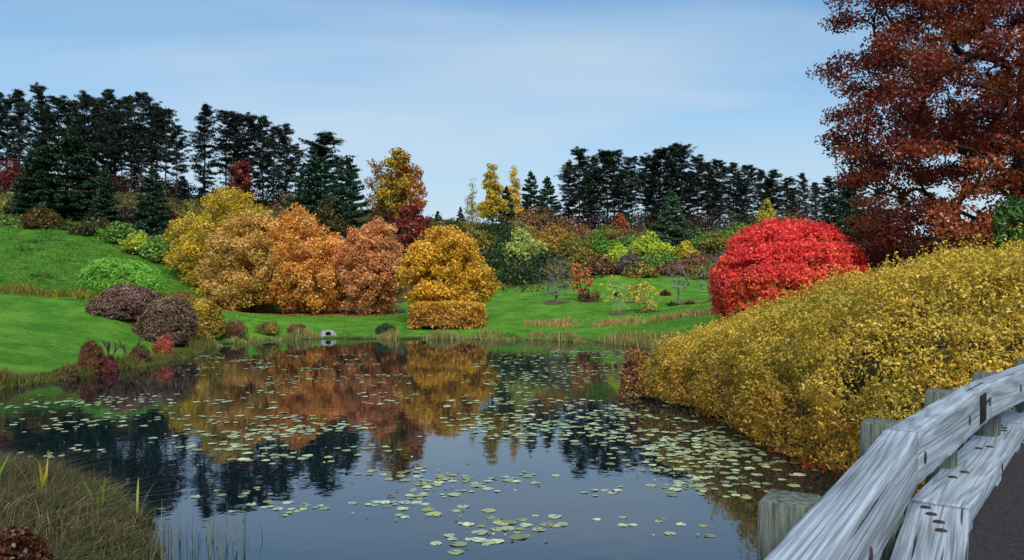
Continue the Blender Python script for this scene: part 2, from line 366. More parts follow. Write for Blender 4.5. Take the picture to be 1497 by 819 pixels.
def grow(trunk, attract, r_tip=0.012, expo=0.47, step=0.4, r=rng, bias=0.25):
    """joins every attractor to the nearest branch already there; pipe-model radii"""
    pos = [np.array(p, float) for p in trunk]; par = [-1]+list(range(len(trunk)-1))
    top = pos[-1]
    order = np.argsort(np.linalg.norm((attract-np.array(trunk[len(trunk)//2]))*np.array([1, 1, .8]), axis=1))
    tips = []
    low = trunk[0][2]+(trunk[-1][2]-trunk[0][2])*0.12
    for i in order:
        a = attract[i]; Q = np.array(pos); d = np.linalg.norm(Q-a, axis=1)
        pen = np.maximum(Q[:, 2]-a[2]+0.15*d, 0)*1.3 + np.where(Q[:, 2] < low, 50, 0)
        j = int(np.argmin(d+pen)); p0 = pos[j]; L = d[j]
        if L < 1e-3: continue
        dirp = unit(p0-pos[par[j]]) if par[j] >= 0 else np.array([0, 0, 1.])
        c = p0+dirp*L*.35+np.array([0, 0, L*.08])+r.normal(0, .06, 3)*L
        k = max(2, int(L/step)+1); prev = j
        for s in np.linspace(0, 1, k+1)[1:]:
            q = (1-s)**2*p0+2*s*(1-s)*c+s*s*a+(r.normal(0, .03, 3)*step if s < 1 else 0)
            pos.append(q); par.append(prev); prev = len(pos)-1
        tips.append(prev)
    n = len(pos); cnt = np.zeros(n)
    for tp in tips: cnt[tp] += 1
    for i in range(n-1, 0, -1):
        if par[i] >= 0: cnt[par[i]] += cnt[i]
    rad = r_tip*np.maximum(cnt, 1)**expo
    kids = {}
    for i in range(1, n): kids.setdefault(par[i], []).append(i)
    paths = []; stack = [(0, None)]
    pos = np.array(pos)
    while stack:
        i, pr = stack.pop(); ch = [i] if pr is None else [pr, i]; cur = i
        while cur in kids:
            ks = sorted(kids[cur], key=lambda q: -cnt[q])
            for o_ in ks[1:]: stack.append((o_, cur))
            cur = ks[0]; ch.append(cur)
        if len(ch) > 1:
            rr = rad[ch].copy()
            if pr is not None: rr[0] = min(rr[0], rr[1]*1.25)
            paths.append((pos[ch], rr))
    return paths, pos[tips], pos

def branches_mesh(name, paths, flare=None):
    th = [p for p in paths if p[1][0] > 0.05]; tn = [p for p in paths if p[1][0] <= 0.05]
    V, Fq = [], []; b0 = 0
    for group, sides in ((th, 8), (tn, 4)):
        if group:
            v, f = tube_geo(group, sides); V.append(v); Fq.append(f+b0); b0 += len(v)
    return mesh(name, np.concatenate(V), [np.concatenate(Fq)], smooth=True)

def clumps_leaves(centres, ctr, n, spread, L, W, palette, jit=.14, flat=.85, clump_mix=0.65, up=.35, r=rng, outw=.5, fold=.25, ptint=None):
    k = r.integers(0, len(centres), n)
    off = r.normal(0, 1, (n, 3)); off = unit(off)*(r.random((n, 1))**.5)*spread; off[:, 2] *= flat
    P = centres[k]+off
    cc = pick(palette, len(centres), .16, r=r)
    if ptint is not None: cc = ptint(centres, cc)
    col = np.clip((cc[k]*clump_mix+pick(palette, n, jit, r=r)*(1-clump_mix))*(1+r.normal(0, jit, (n, 1))), .001, .95)
    o_ = unit(unit(P-ctr)*0.6+unit(off)*0.7)
    return leaf_geo(P, L, W, col, out=o_, outw=outw, up=up, fold=fold, r=r)

def crown_shape(n, prof, rx, ry, z0, z1, lump=.12, shell=.55, seed=0.0, r=rng):
    """cluster centres in a crown; prof(t) gives the relative radius at height t 0..1"""
    out = []
    tt = np.linspace(0, 1, 60); w = np.array([prof(x) for x in tt])**1.6+.02; w /= w.sum()
    while len(out) < n:
        tz = r.choice(tt, p=w)+r.uniform(-.01, .01); a = r.uniform(0, 2*np.pi); rr = prof(min(max(tz, 0), 1))
        s = r.random()**shell
        lp = 1+lump*(math.sin(3*a+seed+5*tz)+.7*math.sin(5*a+2.1*seed-7*tz))
        out.append((rx*rr*s*lp*math.cos(a), ry*rr*s*lp*math.sin(a), z0+(z1-z0)*tz))
    return np.array(out)

def place_root(name, u, Y, label, cat, group=None, rz=0.0, sink=0.0):
    x = (u-CU)/F*Y; z = zg1(x, Y)
    return tag(empty(name, (x, Y, z-sink), rz), label, cat, group), z

# ------------------------------------------------------------------ the timber bridge
m, t, out = new_mat('weathered_timber')
p = N(t, 'ShaderNodeBsdfPrincipled'); p.inputs['Roughness'].default_value = 0.72; p.inputs['Specular IOR Level'].default_value = 0.3
tcx = N(t, 'ShaderNodeTexCoord'); oi = N(t, 'ShaderNodeObjectInfo')
ofs = N(t, 'ShaderNodeVectorMath', operation='SCALE'); ofs.inputs[0].default_value = (7.3, 3.1, 5.7); t.links.new(oi.outputs['Random'], ofs.inputs['Scale'])
add = N(t, 'ShaderNodeVectorMath', operation='ADD'); t.links.new(tcx.outputs['Object'], add.inputs[0]); t.links.new(ofs.outputs[0], add.inputs[1])
def wn(scale, stretch, detail=4, rough=.6, dist=0.0):
    mm = N(t, 'ShaderNodeMapping'); mm.inputs['Scale'].default_value = stretch; t.links.new(add.outputs[0], mm.inputs[0])
    n = N(t, 'ShaderNodeTexNoise'); n.inputs['Scale'].default_value = scale; n.inputs['Detail'].default_value = detail; n.inputs['Roughness'].default_value = rough; n.inputs['Distortion'].default_value = dist
    t.links.new(mm.outputs[0], n.inputs['Vector']); return n
# growth rings: a stretched noise field cut into contour lines gives cathedral grain
fld = wn(1.0, (0.2, 4.6, 4.6), 1, .4, .1)
ml = N(t, 'ShaderNodeMath', operation='MULTIPLY'); t.links.new(fld.outputs['Fac'], ml.inputs[0]); ml.inputs[1].default_value = 80
sn = N(t, 'ShaderNodeMath', operation='SINE'); t.links.new(ml.outputs[0], sn.inputs[0])
rg = N(t, 'ShaderNodeMapRange'); t.links.new(sn.outputs[0], rg.inputs['Value']); rg.inputs['From Min'].default_value = -1.0; rg.inputs['From Max'].default_value = 0.3
fine = wn(1.0, (1.3, 95, 95), 3, .6); blot = wn(1.6, (.35, 3.2, 3.2), 4, .5); crk = wn(1.0, (0.5, 19, 19), 3, .5, .15)
r1 = N(t, 'ShaderNodeValToRGB'); t.links.new(blot.outputs['Fac'], r1.inputs[0])
r1.color_ramp.elements[0].position = .3; r1.color_ramp.elements[0].color = (0.22, 0.265, 0.30, 1); r1.color_ramp.elements[1].position = .62; r1.color_ramp.elements[1].color = (0.37, 0.435, 0.50, 1)
def mulc(a, fac, lo):
    mr = N(t, 'ShaderNodeMapRange'); t.links.new(fac, mr.inputs['Value']); mr.inputs['To Min'].default_value = lo; mr.inputs['To Max'].default_value = 1.0
    v = N(t, 'ShaderNodeVectorMath', operation='SCALE'); t.links.new(a, v.inputs[0]); t.links.new(mr.outputs[0], v.inputs['Scale']); return v.outputs[0], mr
col, _ = mulc(r1.outputs[0], rg.outputs[0], .66)
col, mrf = mulc(col, fine.outputs['Fac'], .6); mrf.inputs['From Min'].default_value = .38; mrf.inputs['From Max'].default_value = .58
col, mrc = mulc(col, crk.outputs['Fac'], .12); mrc.inputs['From Min'].default_value = .305; mrc.inputs['From Max'].default_value = .345
t.links.new(col, p.inputs['Base Color'])
hs = N(t, 'ShaderNodeMath', operation='MULTIPLY_ADD'); t.links.new(rg.outputs[0], hs.inputs[0]); hs.inputs[1].default_value = .2; t.links.new(mrc.outputs[0], hs.inputs[2])
h2 = N(t, 'ShaderNodeMath', operation='MULTIPLY_ADD'); t.links.new(mrf.outputs[0], h2.inputs[0]); h2.inputs[1].default_value = .4; t.links.new(hs.outputs[0], h2.inputs[2])
b = N(t, 'ShaderNodeBump'); b.inputs['Strength'].default_value = 1.0; b.inputs['Distance'].default_value = .007
t.links.new(h2.outputs[0], b.inputs['Height']); t.links.new(b.outputs[0], p.inputs['Normal']); t.links.new(p.outputs[0], out.inputs[0])
M_WOOD = m
M_POST = noise_mat('grey_green_post', (0.035, 0.044, 0.032), (0.17, 0.19, 0.16), 16, stretch=(2.2, 2.2, .22), bump=.7, rough=.9)  # post timber, streaked grey green, darker than the rail beams

def timber(name, L, W, H, mat, parent=None, bev=0.02, wear=0.006, seed=0.0, nx_=40):
    """a worn beam along local x: rounded section, wavering faces"""
    sec = []
    for (sx, sz, a0) in ((1, 1, 0), (-1, 1, 90), (-1, -1, 180), (1, -1, 270)):
        for k in range(3):
            a = math.radians(a0+k*45); sec.append((sx*(W/2-bev)+bev*math.cos(a), sz*(H/2-bev)+bev*math.sin(a)))
    full = []
    for q in range(12):
        a, b_ = np.array(sec[q]), np.array(sec[(q+1) % 12]); full.append(a)
        if np.linalg.norm(b_-a) > bev*2.2:
            for s in (1/5, 2/5, 3/5, 4/5): full.append(a+(b_-a)*s)
    full = np.array(full); ns_ = len(full)
    xs = np.linspace(-L/2, L/2, nx_)
    V = np.stack([np.repeat(xs, ns_), np.tile(full[:, 0], nx_), np.tile(full[:, 1], nx_)], -1)
    dirn = unit(np.stack([np.zeros(len(V)), V[:, 1]/W, V[:, 2]/H], -1))
    corner = (np.abs(V[:, 1])/(W/2))*(np.abs(V[:, 2])/(H/2))
    amp = wear*(0.35+1.3*corner**3)
    V = V+dirn*(amp*(wob(V*np.array([1, 2.5, 2.5]), 3.2, seed)*.4+wob(V*np.array([1, 2, 2]), 17, seed+2)*.6-.8*corner**4*smooth01((wob(V, 5.0, seed+5)-.1)*3)))[:, None]
    i = (np.arange(nx_-1)[:, None]*ns_+np.arange(ns_)[None]).ravel(); j = (np.arange(nx_-1)[:, None]*ns_+(np.arange(ns_)[None]+1) % ns_).ravel()
    caps = [np.arange(ns_)[None, :], (np.arange(ns_)[::-1]+(nx_-1)*ns_)[None, :]]
    return mesh(name, V, [np.c_[i, i+ns_, j+ns_, j], caps[0], caps[1]], smooth=False)
def disc_geo(r0, h, k=12, sq=1.0):
    a = np.arange(k)/k*2*np.pi
    V = np.r_[np.c_[np.cos(a)*r0, np.sin(a)*r0*sq, np.zeros(k)], np.c_[np.cos(a)*r0*.85, np.sin(a)*r0*.85*sq, np.full(k, h)]]
    i = np.arange(k); j = (i+1) % k
    return V, [np.c_[i, j, j+k, i+k], (np.arange(k)+k)[None]]

RAIL_Z, RAIL_W, RAIL_H = 2.4, 0.17, 0.315
EDGE = np.array([(-1.53, -1.5), (0.28, 1.3), (2.30, 4.42), (4.15, 6.75), (6.75, 9.55), (9.9, 12.5)])   # inner top edge of the rail
bridge = tag(empty('bridge_railing', (2.3, 4.42, 1.5)), 'weathered grey timber bridge railing with kerb board curving beside the dark path', 'railing')
def child(name, me, mat, world_loc, rot=(0, 0, 0), parent=bridge):
    o = obj(name, me, mat, parent); pl = parent.location if parent is bridge else None
    o.location = tuple(np.array(world_loc)-np.array(bridge.location)); o.rotation_euler = rot
    return o
railsegs = []
for k in range(5):
    A, B = EDGE[k], EDGE[k+1]; d = (B-A); L = np.linalg.norm(d); d /= L; nl_ = np.array([-d[1], d[0]])
    c = (A+B)/2+nl_*RAIL_W/2
    me = timber('rail_beam', L+0.012, RAIL_W, RAIL_H, M_WOOD, bev=.014, wear=.0035, seed=k*3.3, nx_=70)
    o = child('rail_beam', me, M_WOOD, (c[0], c[1], RAIL_Z-RAIL_H/2), (0, 0, math.atan2(d[1], d[0])))
    railsegs.append((o, A, B, d, L))
# bolt recesses and the dark slot on the inner face, as sub-parts of their beam
bv, bf = disc_geo(.026, .004, 12, 1.55); bolt_me = mesh('bolt', bv, bf)
def on_face(seg, X, Y, dz, name, me, mat):
    o, A, B, d, L = railsegs[seg]
    s = np.dot(np.array([X, Y])-A, d)-L/2
    c = obj(name, me, mat, o); c.location = (s, -RAIL_W/2-.003, dz); c.rotation_euler = (math.radians(90), 0, 0); return c
for (seg, X, Y, dz) in [(1, 1.38, 2.98, -.06), (1, 1.36, 2.95, -.085), (2, 2.42, 4.57, -.02), (2, 3.42, 5.83, -.01), (2, 4.08, 6.66, .01), (3, 5.0, 7.66, 0), (0, -.5, .1, 0)]:
    on_face(seg, X, Y, dz, 'bolt', bolt_me, M_IRON)
sv = np.array([(-.15, -.115, 0), (.15, -.115, 0), (.15, .115, 0), (-.15, .115, 0), (-.145, -.11, .006), (.145, -.11, .006), (.145, .11, .006), (-.145, .11, .006)])
on_face(2, 3.83, 6.35, .0, 'slot_plate', mesh('slot_plate', sv, [[(0, 1, 5, 4), (1, 2, 6, 5), (2, 3, 7, 6), (3, 0, 4, 7), (4, 5, 6, 7)]]), M_DARK)
# posts on the outer side
def post_mesh(w, h):
    V = []; sec = [(-1, -1), (1, -1), (1, 1), (-1, 1)]
    zs = np.r_[np.linspace(0, h-.012, 14), h]
    for z in zs:
        f = 1.0 if z < h-.01 else .9
        for (a, b_) in sec:
            for (p_, q_) in (((a*.95, b_) if a*b_ < 0 else (a, b_*.95)), ((a, b_*.95) if a*b_ < 0 else (a*.95, b_))):
                V.append((p_*w/2*f, q_*w/2*f, z))
    V = np.array(V); V[:, :2] += (wob(V, 7.0, 3.0)*.006)[:, None]
    n = 8; k = len(zs); i = (np.arange(k-1)[:, None]*n+np.arange(n)[None]).ravel(); j = (np.arange(k-1)[:, None]*n+(np.arange(n)[None]+1) % n).ravel()
    return mesh('post', V, [np.c_[i, j, j+n, i+n], (np.arange(n)+(k-1)*n)[None]])
pm = post_mesh(.21, 3.62)
for (X, Y) in [(-.62, .2), (1.26, 3.02), (2.44, 4.85), (3.62, 6.42), (4.85, 7.78), (6.3, 9.35), (7.9, 10.9), (9.6, 12.5)]:
    k = int(np.clip(np.searchsorted(EDGE[:, 1], Y)-1, 0, 4)); d = railsegs[k][3]; nl_ = np.array([-d[1], d[0]])
    A = EDGE[k]; s = np.dot(np.array([X, Y])-A, d); c = A+d*s+nl_*(RAIL_W+.117)
    child('post', pm, M_POST, (c[0], c[1], -1.245), (0, 0, math.atan2(d[1], d[0])))
# kerb boards on blocks
KERB = np.array([(-1.9, -3.05), (0.62, 1.15), (3.05, 5.2), (5.6, 8.5), (8.6, 11.6), (11.0, 13.6)])
KW, KH, KZ = .36, .14, 1.75
spike_v, spike_f = disc_geo(.036, .007, 12); spike_me = mesh('spike_head', spike_v, spike_f)
for k in range(5):
    A, B = KERB[k], KERB[k+1]; d = B-A; L = np.linalg.norm(d); d /= L; nl_ = np.array([-d[1], d[0]]); c = (A+B)/2+nl_*KW/2
    ko = child('kerb_board', timber('kerb_board', L-.016, KW, KH, M_WOOD, bev=.012, wear=.002, seed=20+k*2.1, nx_=60), M_WOOD, (c[0], c[1], KZ-KH/2), (0, 0, math.atan2(d[1], d[0])))
    for (s, w) in [(L/2-.14, .07), (L/2-.30, .03), (L/2-.47, -.02), (L/2-.66, -.04), (-L/2+.9, .05), (-L/2+1.15, .0), (-L/2+2.3, .04), (-L/2+2.45, -.03), (-L/2+3.1, .05), (-L/2+3.3, 0)]:
        if abs(s) < L/2: so = obj('spike_head', spike_me, M_IRON, ko); so.location = (s, w, KH/2+.001)
    for s in (.3, L/2, L-.3):
        q = A+d*s+nl_*KW/2
        child('kerb_block', timber('kerb_block', .3, KW*.8, .115, M_WOOD, bev=.01, wear=.003, seed=40+k, nx_=8), M_WOOD, (q[0], q[1], 1.553), (0, 0, math.atan2(d[1], d[0])))
    w_ = obj('washer', bolt_me, M_IRON, ko); w_.location = (-L/2+1.9, -KW/2-.003, 0); w_.rotation_euler = (math.radians(90), 0, 0)
# asphalt deck
dl, dr = [], []
for k in range(len(KERB)):
    d = KERB[min(k+1, 5)]-KERB[max(k-1, 0)]; d = d/np.linalg.norm(d); nr_ = np.array([d[1], -d[0]])
    dl.append(KERB[k]-nr_*.42); dr.append(KERB[k]+nr_*3.2)
V = []; 
for k in range(6):
    for s in np.linspace(0, 1, 7):
        q = dl[k]*(1-s)+dr[k]*s; V.append((q[0], q[1], 1.492))
V = np.array(V); Vb = V.copy(); Vb[:, 2] = 1.2; nv = len(V)
i = (np.arange(5)[:, None]*7+np.arange(6)[None]).ravel(); top = np.c_[i, i+1, i+8, i+7]
bd = list(range(0, 6))+[6+7*k for k in range(5)]+[41-k for k in range(6)]+[35-7*k for k in range(5)]
side = [(bd[q], bd[(q+1) % len(bd)], bd[(q+1) % len(bd)]+nv, bd[q]+nv) for q in range(len(bd))]
tag(obj('bridge_deck', mesh('bridge_deck', np.r_[V, Vb], [top, np.array(side), top[:, ::-1]+nv]), M_ASPHALT), kind='structure')

exec_order = None
# ------------------------------------------------------------------ feature trees across the water
def feature_tree(u, Y, vtop, vlow, wpx, prof, palette, nclump, nleaf, label, spread=.75, L=.23, W=.15, seed=0.0, bark=M_BARK, cat='tree', trunk_r=.02, ptint=None, du=0, group=None, lump=.1, depth=.9, name='autumn_tree', shell=.5):
    r = np.random.default_rng(int(seed*100)+5)
    root, z = place_root(name, u, Y, label, cat, group)
    ztop = at(u, vtop, Y)[2]-z; zlow = at(u, vlow, Y)[2]-z; rx = wpx/2/F*Y
    cl = crown_shape(nclump, prof, (rx-spread*.45), (rx-spread*.45)*depth, zlow+spread*.3, ztop-spread*.35, seed=seed, r=r, lump=lump, shell=shell)
    cl[:, 0] += du/F*Y*smooth01((cl[:, 2]-zlow)/(ztop-zlow))
    tk = [np.array([.03*math.sin(k), .03*math.cos(k*1.3), k/7*ztop*.7-.15]) for k in range(8)]
    paths, tips, nodes = grow(tk, cl, r_tip=trunk_r, step=.5, r=r)
    obj('trunk', branches_mesh('trunk', paths), bark, root)
    Vv, Ff, cc = clumps_leaves(cl, np.array([0, 0, (zlow+ztop)/2]), nleaf, spread, L, W, palette, r=r, ptint=ptint)
    obj('crown', mesh('crown', Vv, [Ff], cc), M_LEAF, root)
    return root
def dome(t): return max(0.0, (1-((t-.28)/.74)**2))**.5 if t > .28 else .80+.2*math.sin(math.pi/2*t/.28)
def egg(t): return max(0.0, 1-((t-.38)/.64)**2)**.5 if t > .38 else .55+.45*math.sin(math.pi/2*t/.38)
def cone(t): return max(0.03, 1-t)**.75*(.75+.25*min(1, t/.1))
P_OLIVE = pal((196, 166, 44), (208, 174, 48), (172, 154, 48), (218, 186, 68))
P_TAN = pal((212, 162, 80), (198, 160, 70), (222, 172, 104), (176, 148, 64))
P_ORANGE = pal((236, 166, 74), (224, 152, 66), (240, 180, 110), (212, 156, 54))
P_SALMON = pal((226, 162, 100), (234, 176, 120), (214, 142, 84), (194, 122, 70))
P_GOLD = pal((228, 178, 46), (214, 162, 40), (198, 148, 40), (236, 192, 76))
feature_tree(332, 76, 273, 442, 164, dome, P_OLIVE, 270, 34000, 'broad olive yellow tree, tallest of the row behind the far lawn', seed=1.1, spread=.88, lump=.16)
feature_tree(370, 70, 312, 451, 156, dome, P_TAN, 270, 34000, 'tan and olive leafed tree in front of the olive yellow one', seed=2.3, spread=.78, lump=.16)
feature_tree(454, 69, 304, 452, 140, dome, P_ORANGE, 270, 34000, 'bright orange tree between the tan tree and the salmon one', seed=3.7, spread=.76, lump=.16, du=-14)
feature_tree(541, 67.5, 319, 454, 114, egg, P_SALMON, 250, 31000, 'rounded salmon pink oak with slender dark trunk beside the path', seed=4.2, spread=.66, lump=.09)
feature_tree(652, 61, 334, 474, 134, egg, P_GOLD, 250, 31000, 'golden yellow tree standing behind a clipped gold hedge', seed=5.9, spread=.66, lump=.12)

# gold hedge at the water under the golden tree
root, z = place_root('clipped_hedge', 654, 57.5, 'clipped flat topped gold and brown hedge under the golden tree at the shore', 'hedge')
hx = 58/F*56.5; htop = at(654, 443, 56.5)[2]-z; hlow = at(654, 486, 56.5)[2]-z
P = np.c_[rng.uniform(-hx, hx, 15000), rng.uniform(-1.3, 1.3, 15000), rng.uniform(max(hlow, .1), htop, 15000)]
P[:, 2] = np.where(rng.random(15000) < .35, htop-rng.exponential(.12, 15000), P[:, 2]); P[:, 1] = np.where(rng.random(15000) < .4, -1.3+rng.exponential(.15, 15000), P[:, 1])
P[:, 2] += .2*wob(P, 2.0)+.14*wob(P, 5.0, 3)+rng.normal(0, .09, 15000); P[:, 1] += .4*wob(P, 1.5, 2)+.2*wob(P, 4.5, 6); P[:, 0] += rng.normal(0, .14, 15000); P[:, 0] *= 1+.1*wob(P, 2.4, 5)
P = P[(P[:, 2] > .05) & ((np.abs(P[:, 0])/hx)**5+(np.abs(P[:, 1])/1.4)**5+np.clip((P[:, 2]-htop*.5)/(htop*.53), 0, 2)**4 < 1.05+.25*wob(P, 2.4, 1))]
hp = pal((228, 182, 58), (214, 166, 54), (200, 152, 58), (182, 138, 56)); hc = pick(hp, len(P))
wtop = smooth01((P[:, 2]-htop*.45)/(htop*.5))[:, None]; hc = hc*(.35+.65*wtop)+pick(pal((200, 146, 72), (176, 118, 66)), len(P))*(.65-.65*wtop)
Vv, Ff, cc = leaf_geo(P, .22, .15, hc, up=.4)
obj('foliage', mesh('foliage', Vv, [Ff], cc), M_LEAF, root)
st = [(np.array([[x, y, -.1], [x*1.02, y, .5], [x*1.03, y, htop*.8]]), np.array([.05, .04, .015])) for x in np.linspace(-hx*.9, hx*.9, 9) for y in (-.5, .5)]
v, f = tube_geo(st, 5); tag(obj('stem', mesh('stem', v, [f]), M_STEM, root), kind='stuff')

# ------------------------------------------------------------------ pines and conifers
def pine_proto(seed, h=16.0, crown0=.3, width=.17, nb=70, lean=0.0, dens=1.0):
    r = np.random.default_rng(seed)
    tk = np.array([[lean*h*(k/10)**2+.08*math.sin(k*1.1+seed), .08*math.cos(k*1.7+seed), h*k/10] for k in range(11)]); tk[0, 2] = -.3/h*h
    tr = np.linspace(.17, .025, 11)*h/16
    paths = [(tk, tr)]; P, O = [], []
    for k in range(nb):
        tz = crown0+(1-crown0)*((k+r.random())/nb)**.9; z = h*min(tz, .985)
        a = r.uniform(0, 2*np.pi); tq = min(1, (tz-crown0)/(1-crown0))
        L = h*width*(.10+.9*min(1, (1-tq)**.6*(.75+tq*1.2)))*r.uniform(.45, 1.3)*(1.0 if r.random() > .15 else .5)
        base = np.array([np.interp(z, tk[:, 2], tk[:, 0]), np.interp(z, tk[:, 2], tk[:, 1]), z])
        rise = r.uniform(-.2, .3)+.25*tq; s = np.linspace(0, 1, 5)[:, None]
        pts = base+np.c_[np.cos(a)*L*s, np.sin(a)*L*s, L*(rise*s+.12*s*s)]
        paths.append((pts, np.linspace(.045, .012, 5)*h/16))
        nt_ = int(7.5*dens)+1
        for q in range(nt_):
            s_ = r.uniform(.25, 1.08); side = r.normal(0, .2)*L
            c = base+np.array([math.cos(a)*L*s_-math.sin(a)*side, math.sin(a)*L*s_+math.cos(a)*side, L*(rise*s_+.12*s_*s_)+.1])
            m_ = int(15*dens); off = unit(r.normal(0, 1, (m_, 3)))*r.random((m_, 1))**.5*np.array([.55, .55, .22])*h/16*(.7+.5*r.random())
            P.append(c+off); O.append(unit(off+np.array([0, 0, .35])))
    c = np.array([tk[-1, 0], tk[-1, 1], h*.985]); off = r.normal(0, 1, (30, 3))*np.array([.25, .25, .4]); P.append(c+off); O.append(unit(off+np.array([0, 0, .5])))
    P = np.concatenate(P); n = len(P)
    col = pick(pal((32, 44, 32), (26, 38, 30), (42, 54, 36), (22, 32, 28)), n, .25, r=r)
    V, Fq, col = leaf_geo(P, .46*h/16, .12*h/16, col, out=np.concatenate(O), outw=.4, up=.4, r=r)
    return branches_mesh('trunk', paths), mesh('crown', V, [Fq], col)
def spruce_proto(seed, h=10.0, width=.27, nb=150, round_=.8, colr=((44, 74, 52), (36, 64, 46), (54, 88, 58), (30, 54, 42))):
    r = np.random.default_rng(seed)
    tk = np.array([[0, 0, h*k/8] for k in range(9)]); tk[0, 2] = -.3
    paths = [(tk, np.linspace(.17, .02, 9)*h/10)]; P, O = [], []
    for k in range(nb):
        tz = .03+.95*((k+r.random())/nb)**1.15; z = h*tz; a = r.uniform(0, 2*np.pi)
        L = h*width*((1-tz)**round_+.05)*r.uniform(.78, 1.12)
        s = np.linspace(0, 1, 4)[:, None]; base = np.array([0, 0, z])
        pts = base+np.c_[np.cos(a)*L*s, np.sin(a)*L*s, L*(-.12*s+.2*s*s)]
        paths.append((pts, np.linspace(.03, .008, 4)*h/10))
        m_ = int(30+120*(1-tz)); s_ = r.uniform(.3, 1.04, m_); side = r.normal(0, .13, m_)*L*(1.1-s_*.5)
        q = np.c_[np.cos(a)*L*s_-np.sin(a)*side, np.sin(a)*L*s_+np.cos(a)*side, L*(-.12*s_+.2*s_**2)-r.random(m_)*.14*h/10]+base
        P.append(q); O.append(np.tile([math.cos(a)*.6, math.sin(a)*.6, .7], (m_, 1)))
    P.append(np.c_[r.normal(0, .04, 25), r.normal(0, .04, 25), h*r.uniform(.94, 1.01, 25)]); O.append(np.tile([0, 0, 1.], (25, 1)))
    P = np.concatenate(P); col = pick(pal(*colr), len(P), .22, r=r)
    V, Fq, col = leaf_geo(P, .4*h/10, .16*h/10, col, out=np.concatenate(O), outw=.7, up=.2, r=r)
    return branches_mesh('trunk', paths), mesh('crown', V, [Fq], col)
PINES = [pine_proto(s, crown0=c0, width=w, nb=nb, lean=ln, dens=dn) for (s, c0, w, nb, ln, dn) in
         [(1, .24, .21, 78, .01, 1.0), (2, .32, .23, 70, -.02, 1.0), (3, .14, .19, 90, .0, 1.0), (4, .34, .25, 66, .025, 1.1), (5, .08, .15, 92, .0, .85)]]
SPRUCES = [spruce_proto(11, width=.30, round_=.72), spruce_proto(12, width=.36, nb=170, round_=.5), spruce_proto(13, width=.34, round_=.6, nb=160, colr=((62, 88, 66), (50, 76, 58), (76, 100, 70)))]
PR = np.random.default_rng(77)
def conifer(proto, u, vtop, Y, label, group, wscale=1.0, h0=16.0, name='pine_tree', gain=None):
    x = (u-CU)/F*Y; z = zg1(x, Y); h = at(u, vtop, Y)[2]-z
    root = tag(empty(name, (x, Y, z), PR.uniform(0, 6.28)), label, 'tree', group)
    s = h/h0; q_ = PR.uniform(.85, 1.18); root.scale = (s*wscale*q_, s*wscale*q_, s)
    obj('trunk', proto[0], M_BARKP, root); obj('crown', proto[1], M_NEEDLE, root)
    return root
L1 = 'tall dark pine in the stand on the hill above the rough meadow'
for (u, vt, Y, k, w) in [(-8, 138, 124, 1, 1), (10, 146, 130, 0, 1), (28, 134, 124, 2, 1), (56, 129, 122, 0, 1), (86, 146, 126, 3, 1.05), (104, 150, 132, 1, 1), (124, 141, 124, 3, 1), (140, 150, 132, 0, 1),
                        (158, 137, 122, 3, 1.05), (178, 147, 130, 1, 1), (192, 143, 124, 0, 1), (207, 139, 121, 1, 1.05), (228, 158, 128, 3, 1), (243, 161, 121, 1, 1.05), (258, 186, 119, 3, .95), (-30, 140, 126, 3, 1), (68, 160, 134, 2, 1), (222, 170, 134, 0, 1), (168, 160, 136, 2, 1)]:
    conifer(PINES[k], u, vt, Y, L1, 'pines of the hilltop stand', w*.84)
conifer(PINES[4], 299, 156, 118, 'slender lone dark pine with clear sky on one side', None, .92)
conifer(PINES[4], 268, 258, 112, 'short dark pine at the foot of the hilltop stand', None, 1.5)
for (u, vt, Y, k, w) in [(115, 178, 138, 2, 1.1), (150, 182, 138, 4, 1.3), (196, 186, 138, 2, 1.0)]:
    conifer(PINES[k], u, vt, Y, 'shorter dark pine at the back of the hilltop stand', 'back pines of the hilltop stand', w)
for (u, vt, Y, k, w) in [(860, 252, 134, 2, 1.2), (910, 250, 134, 2, 1.2), (955, 248, 134, 4, 1.3), (1008, 252, 134, 2, 1.2), (1042, 258, 134, 4, 1.4), (1084, 264, 134, 2, 1.2), (1120, 270, 134, 4, 1.4), (1160, 276, 134, 2, 1.3), (1240, 280, 132, 2, 1.3)]:
    conifer(PINES[k], u, vt, Y, 'shorter dark pine filling the back of the ridge row', 'back pines of the ridge row', w)
L2 = 'dark pine in the close clump behind the olive yellow tree'
for (u, vt, Y, k, w) in [(330, 166, 120, 1, 1.0), (347, 168, 124, 2, 1.1), (364, 172, 118, 0, 1.05), (384, 172, 122, 2, 1.05), (400, 188, 118, 0, 1.), (418, 183, 122, 2, 1.1), (432, 215, 126, 3, 1)]:
    conifer(PINES[k], u, vt, Y, L2, 'pines behind the olive yellow tree', w*.9)
L3 = 'dark pine in the long row along the ridge'
for (u, vt, Y, k, w) in [(832, 238, 124, 2, .95), (847, 221, 118, 0, 1.1), (868, 232, 123, 2, 1), (888, 224, 119, 0, 1.1), (898, 222, 125, 1, 1), (924, 231, 119, 1, 1.05), (944, 232, 125, 3, .95), (964, 219, 118, 0, 1.1), (983, 216, 124, 2, 1.1), (996, 213, 118, 1, 1.1),
                        (1020, 232, 121, 3, 1), (1034, 240, 127, 0, 1), (1053, 236, 119, 0, 1.15), (1072, 240, 124, 2, 1.1), (1092, 244, 119, 1, 1.1), (1112, 252, 125, 3, 1), (1130, 250, 119, 2, 1.2), (1150, 262, 124, 0, 1.1), (1174, 254, 121, 4, 1.1), (1210, 262, 122, 3, 1), (1192, 268, 126, 2, 1.1),
                        (1228, 266, 126, 1, 1.1), (1285, 275, 124, 0, 1.1), (1320, 280, 124, 2, 1.2), (1360, 282, 124, 1, 1.2)]:
    conifer(PINES[k], u, vt, Y, L3, 'ridge row of pines', w)
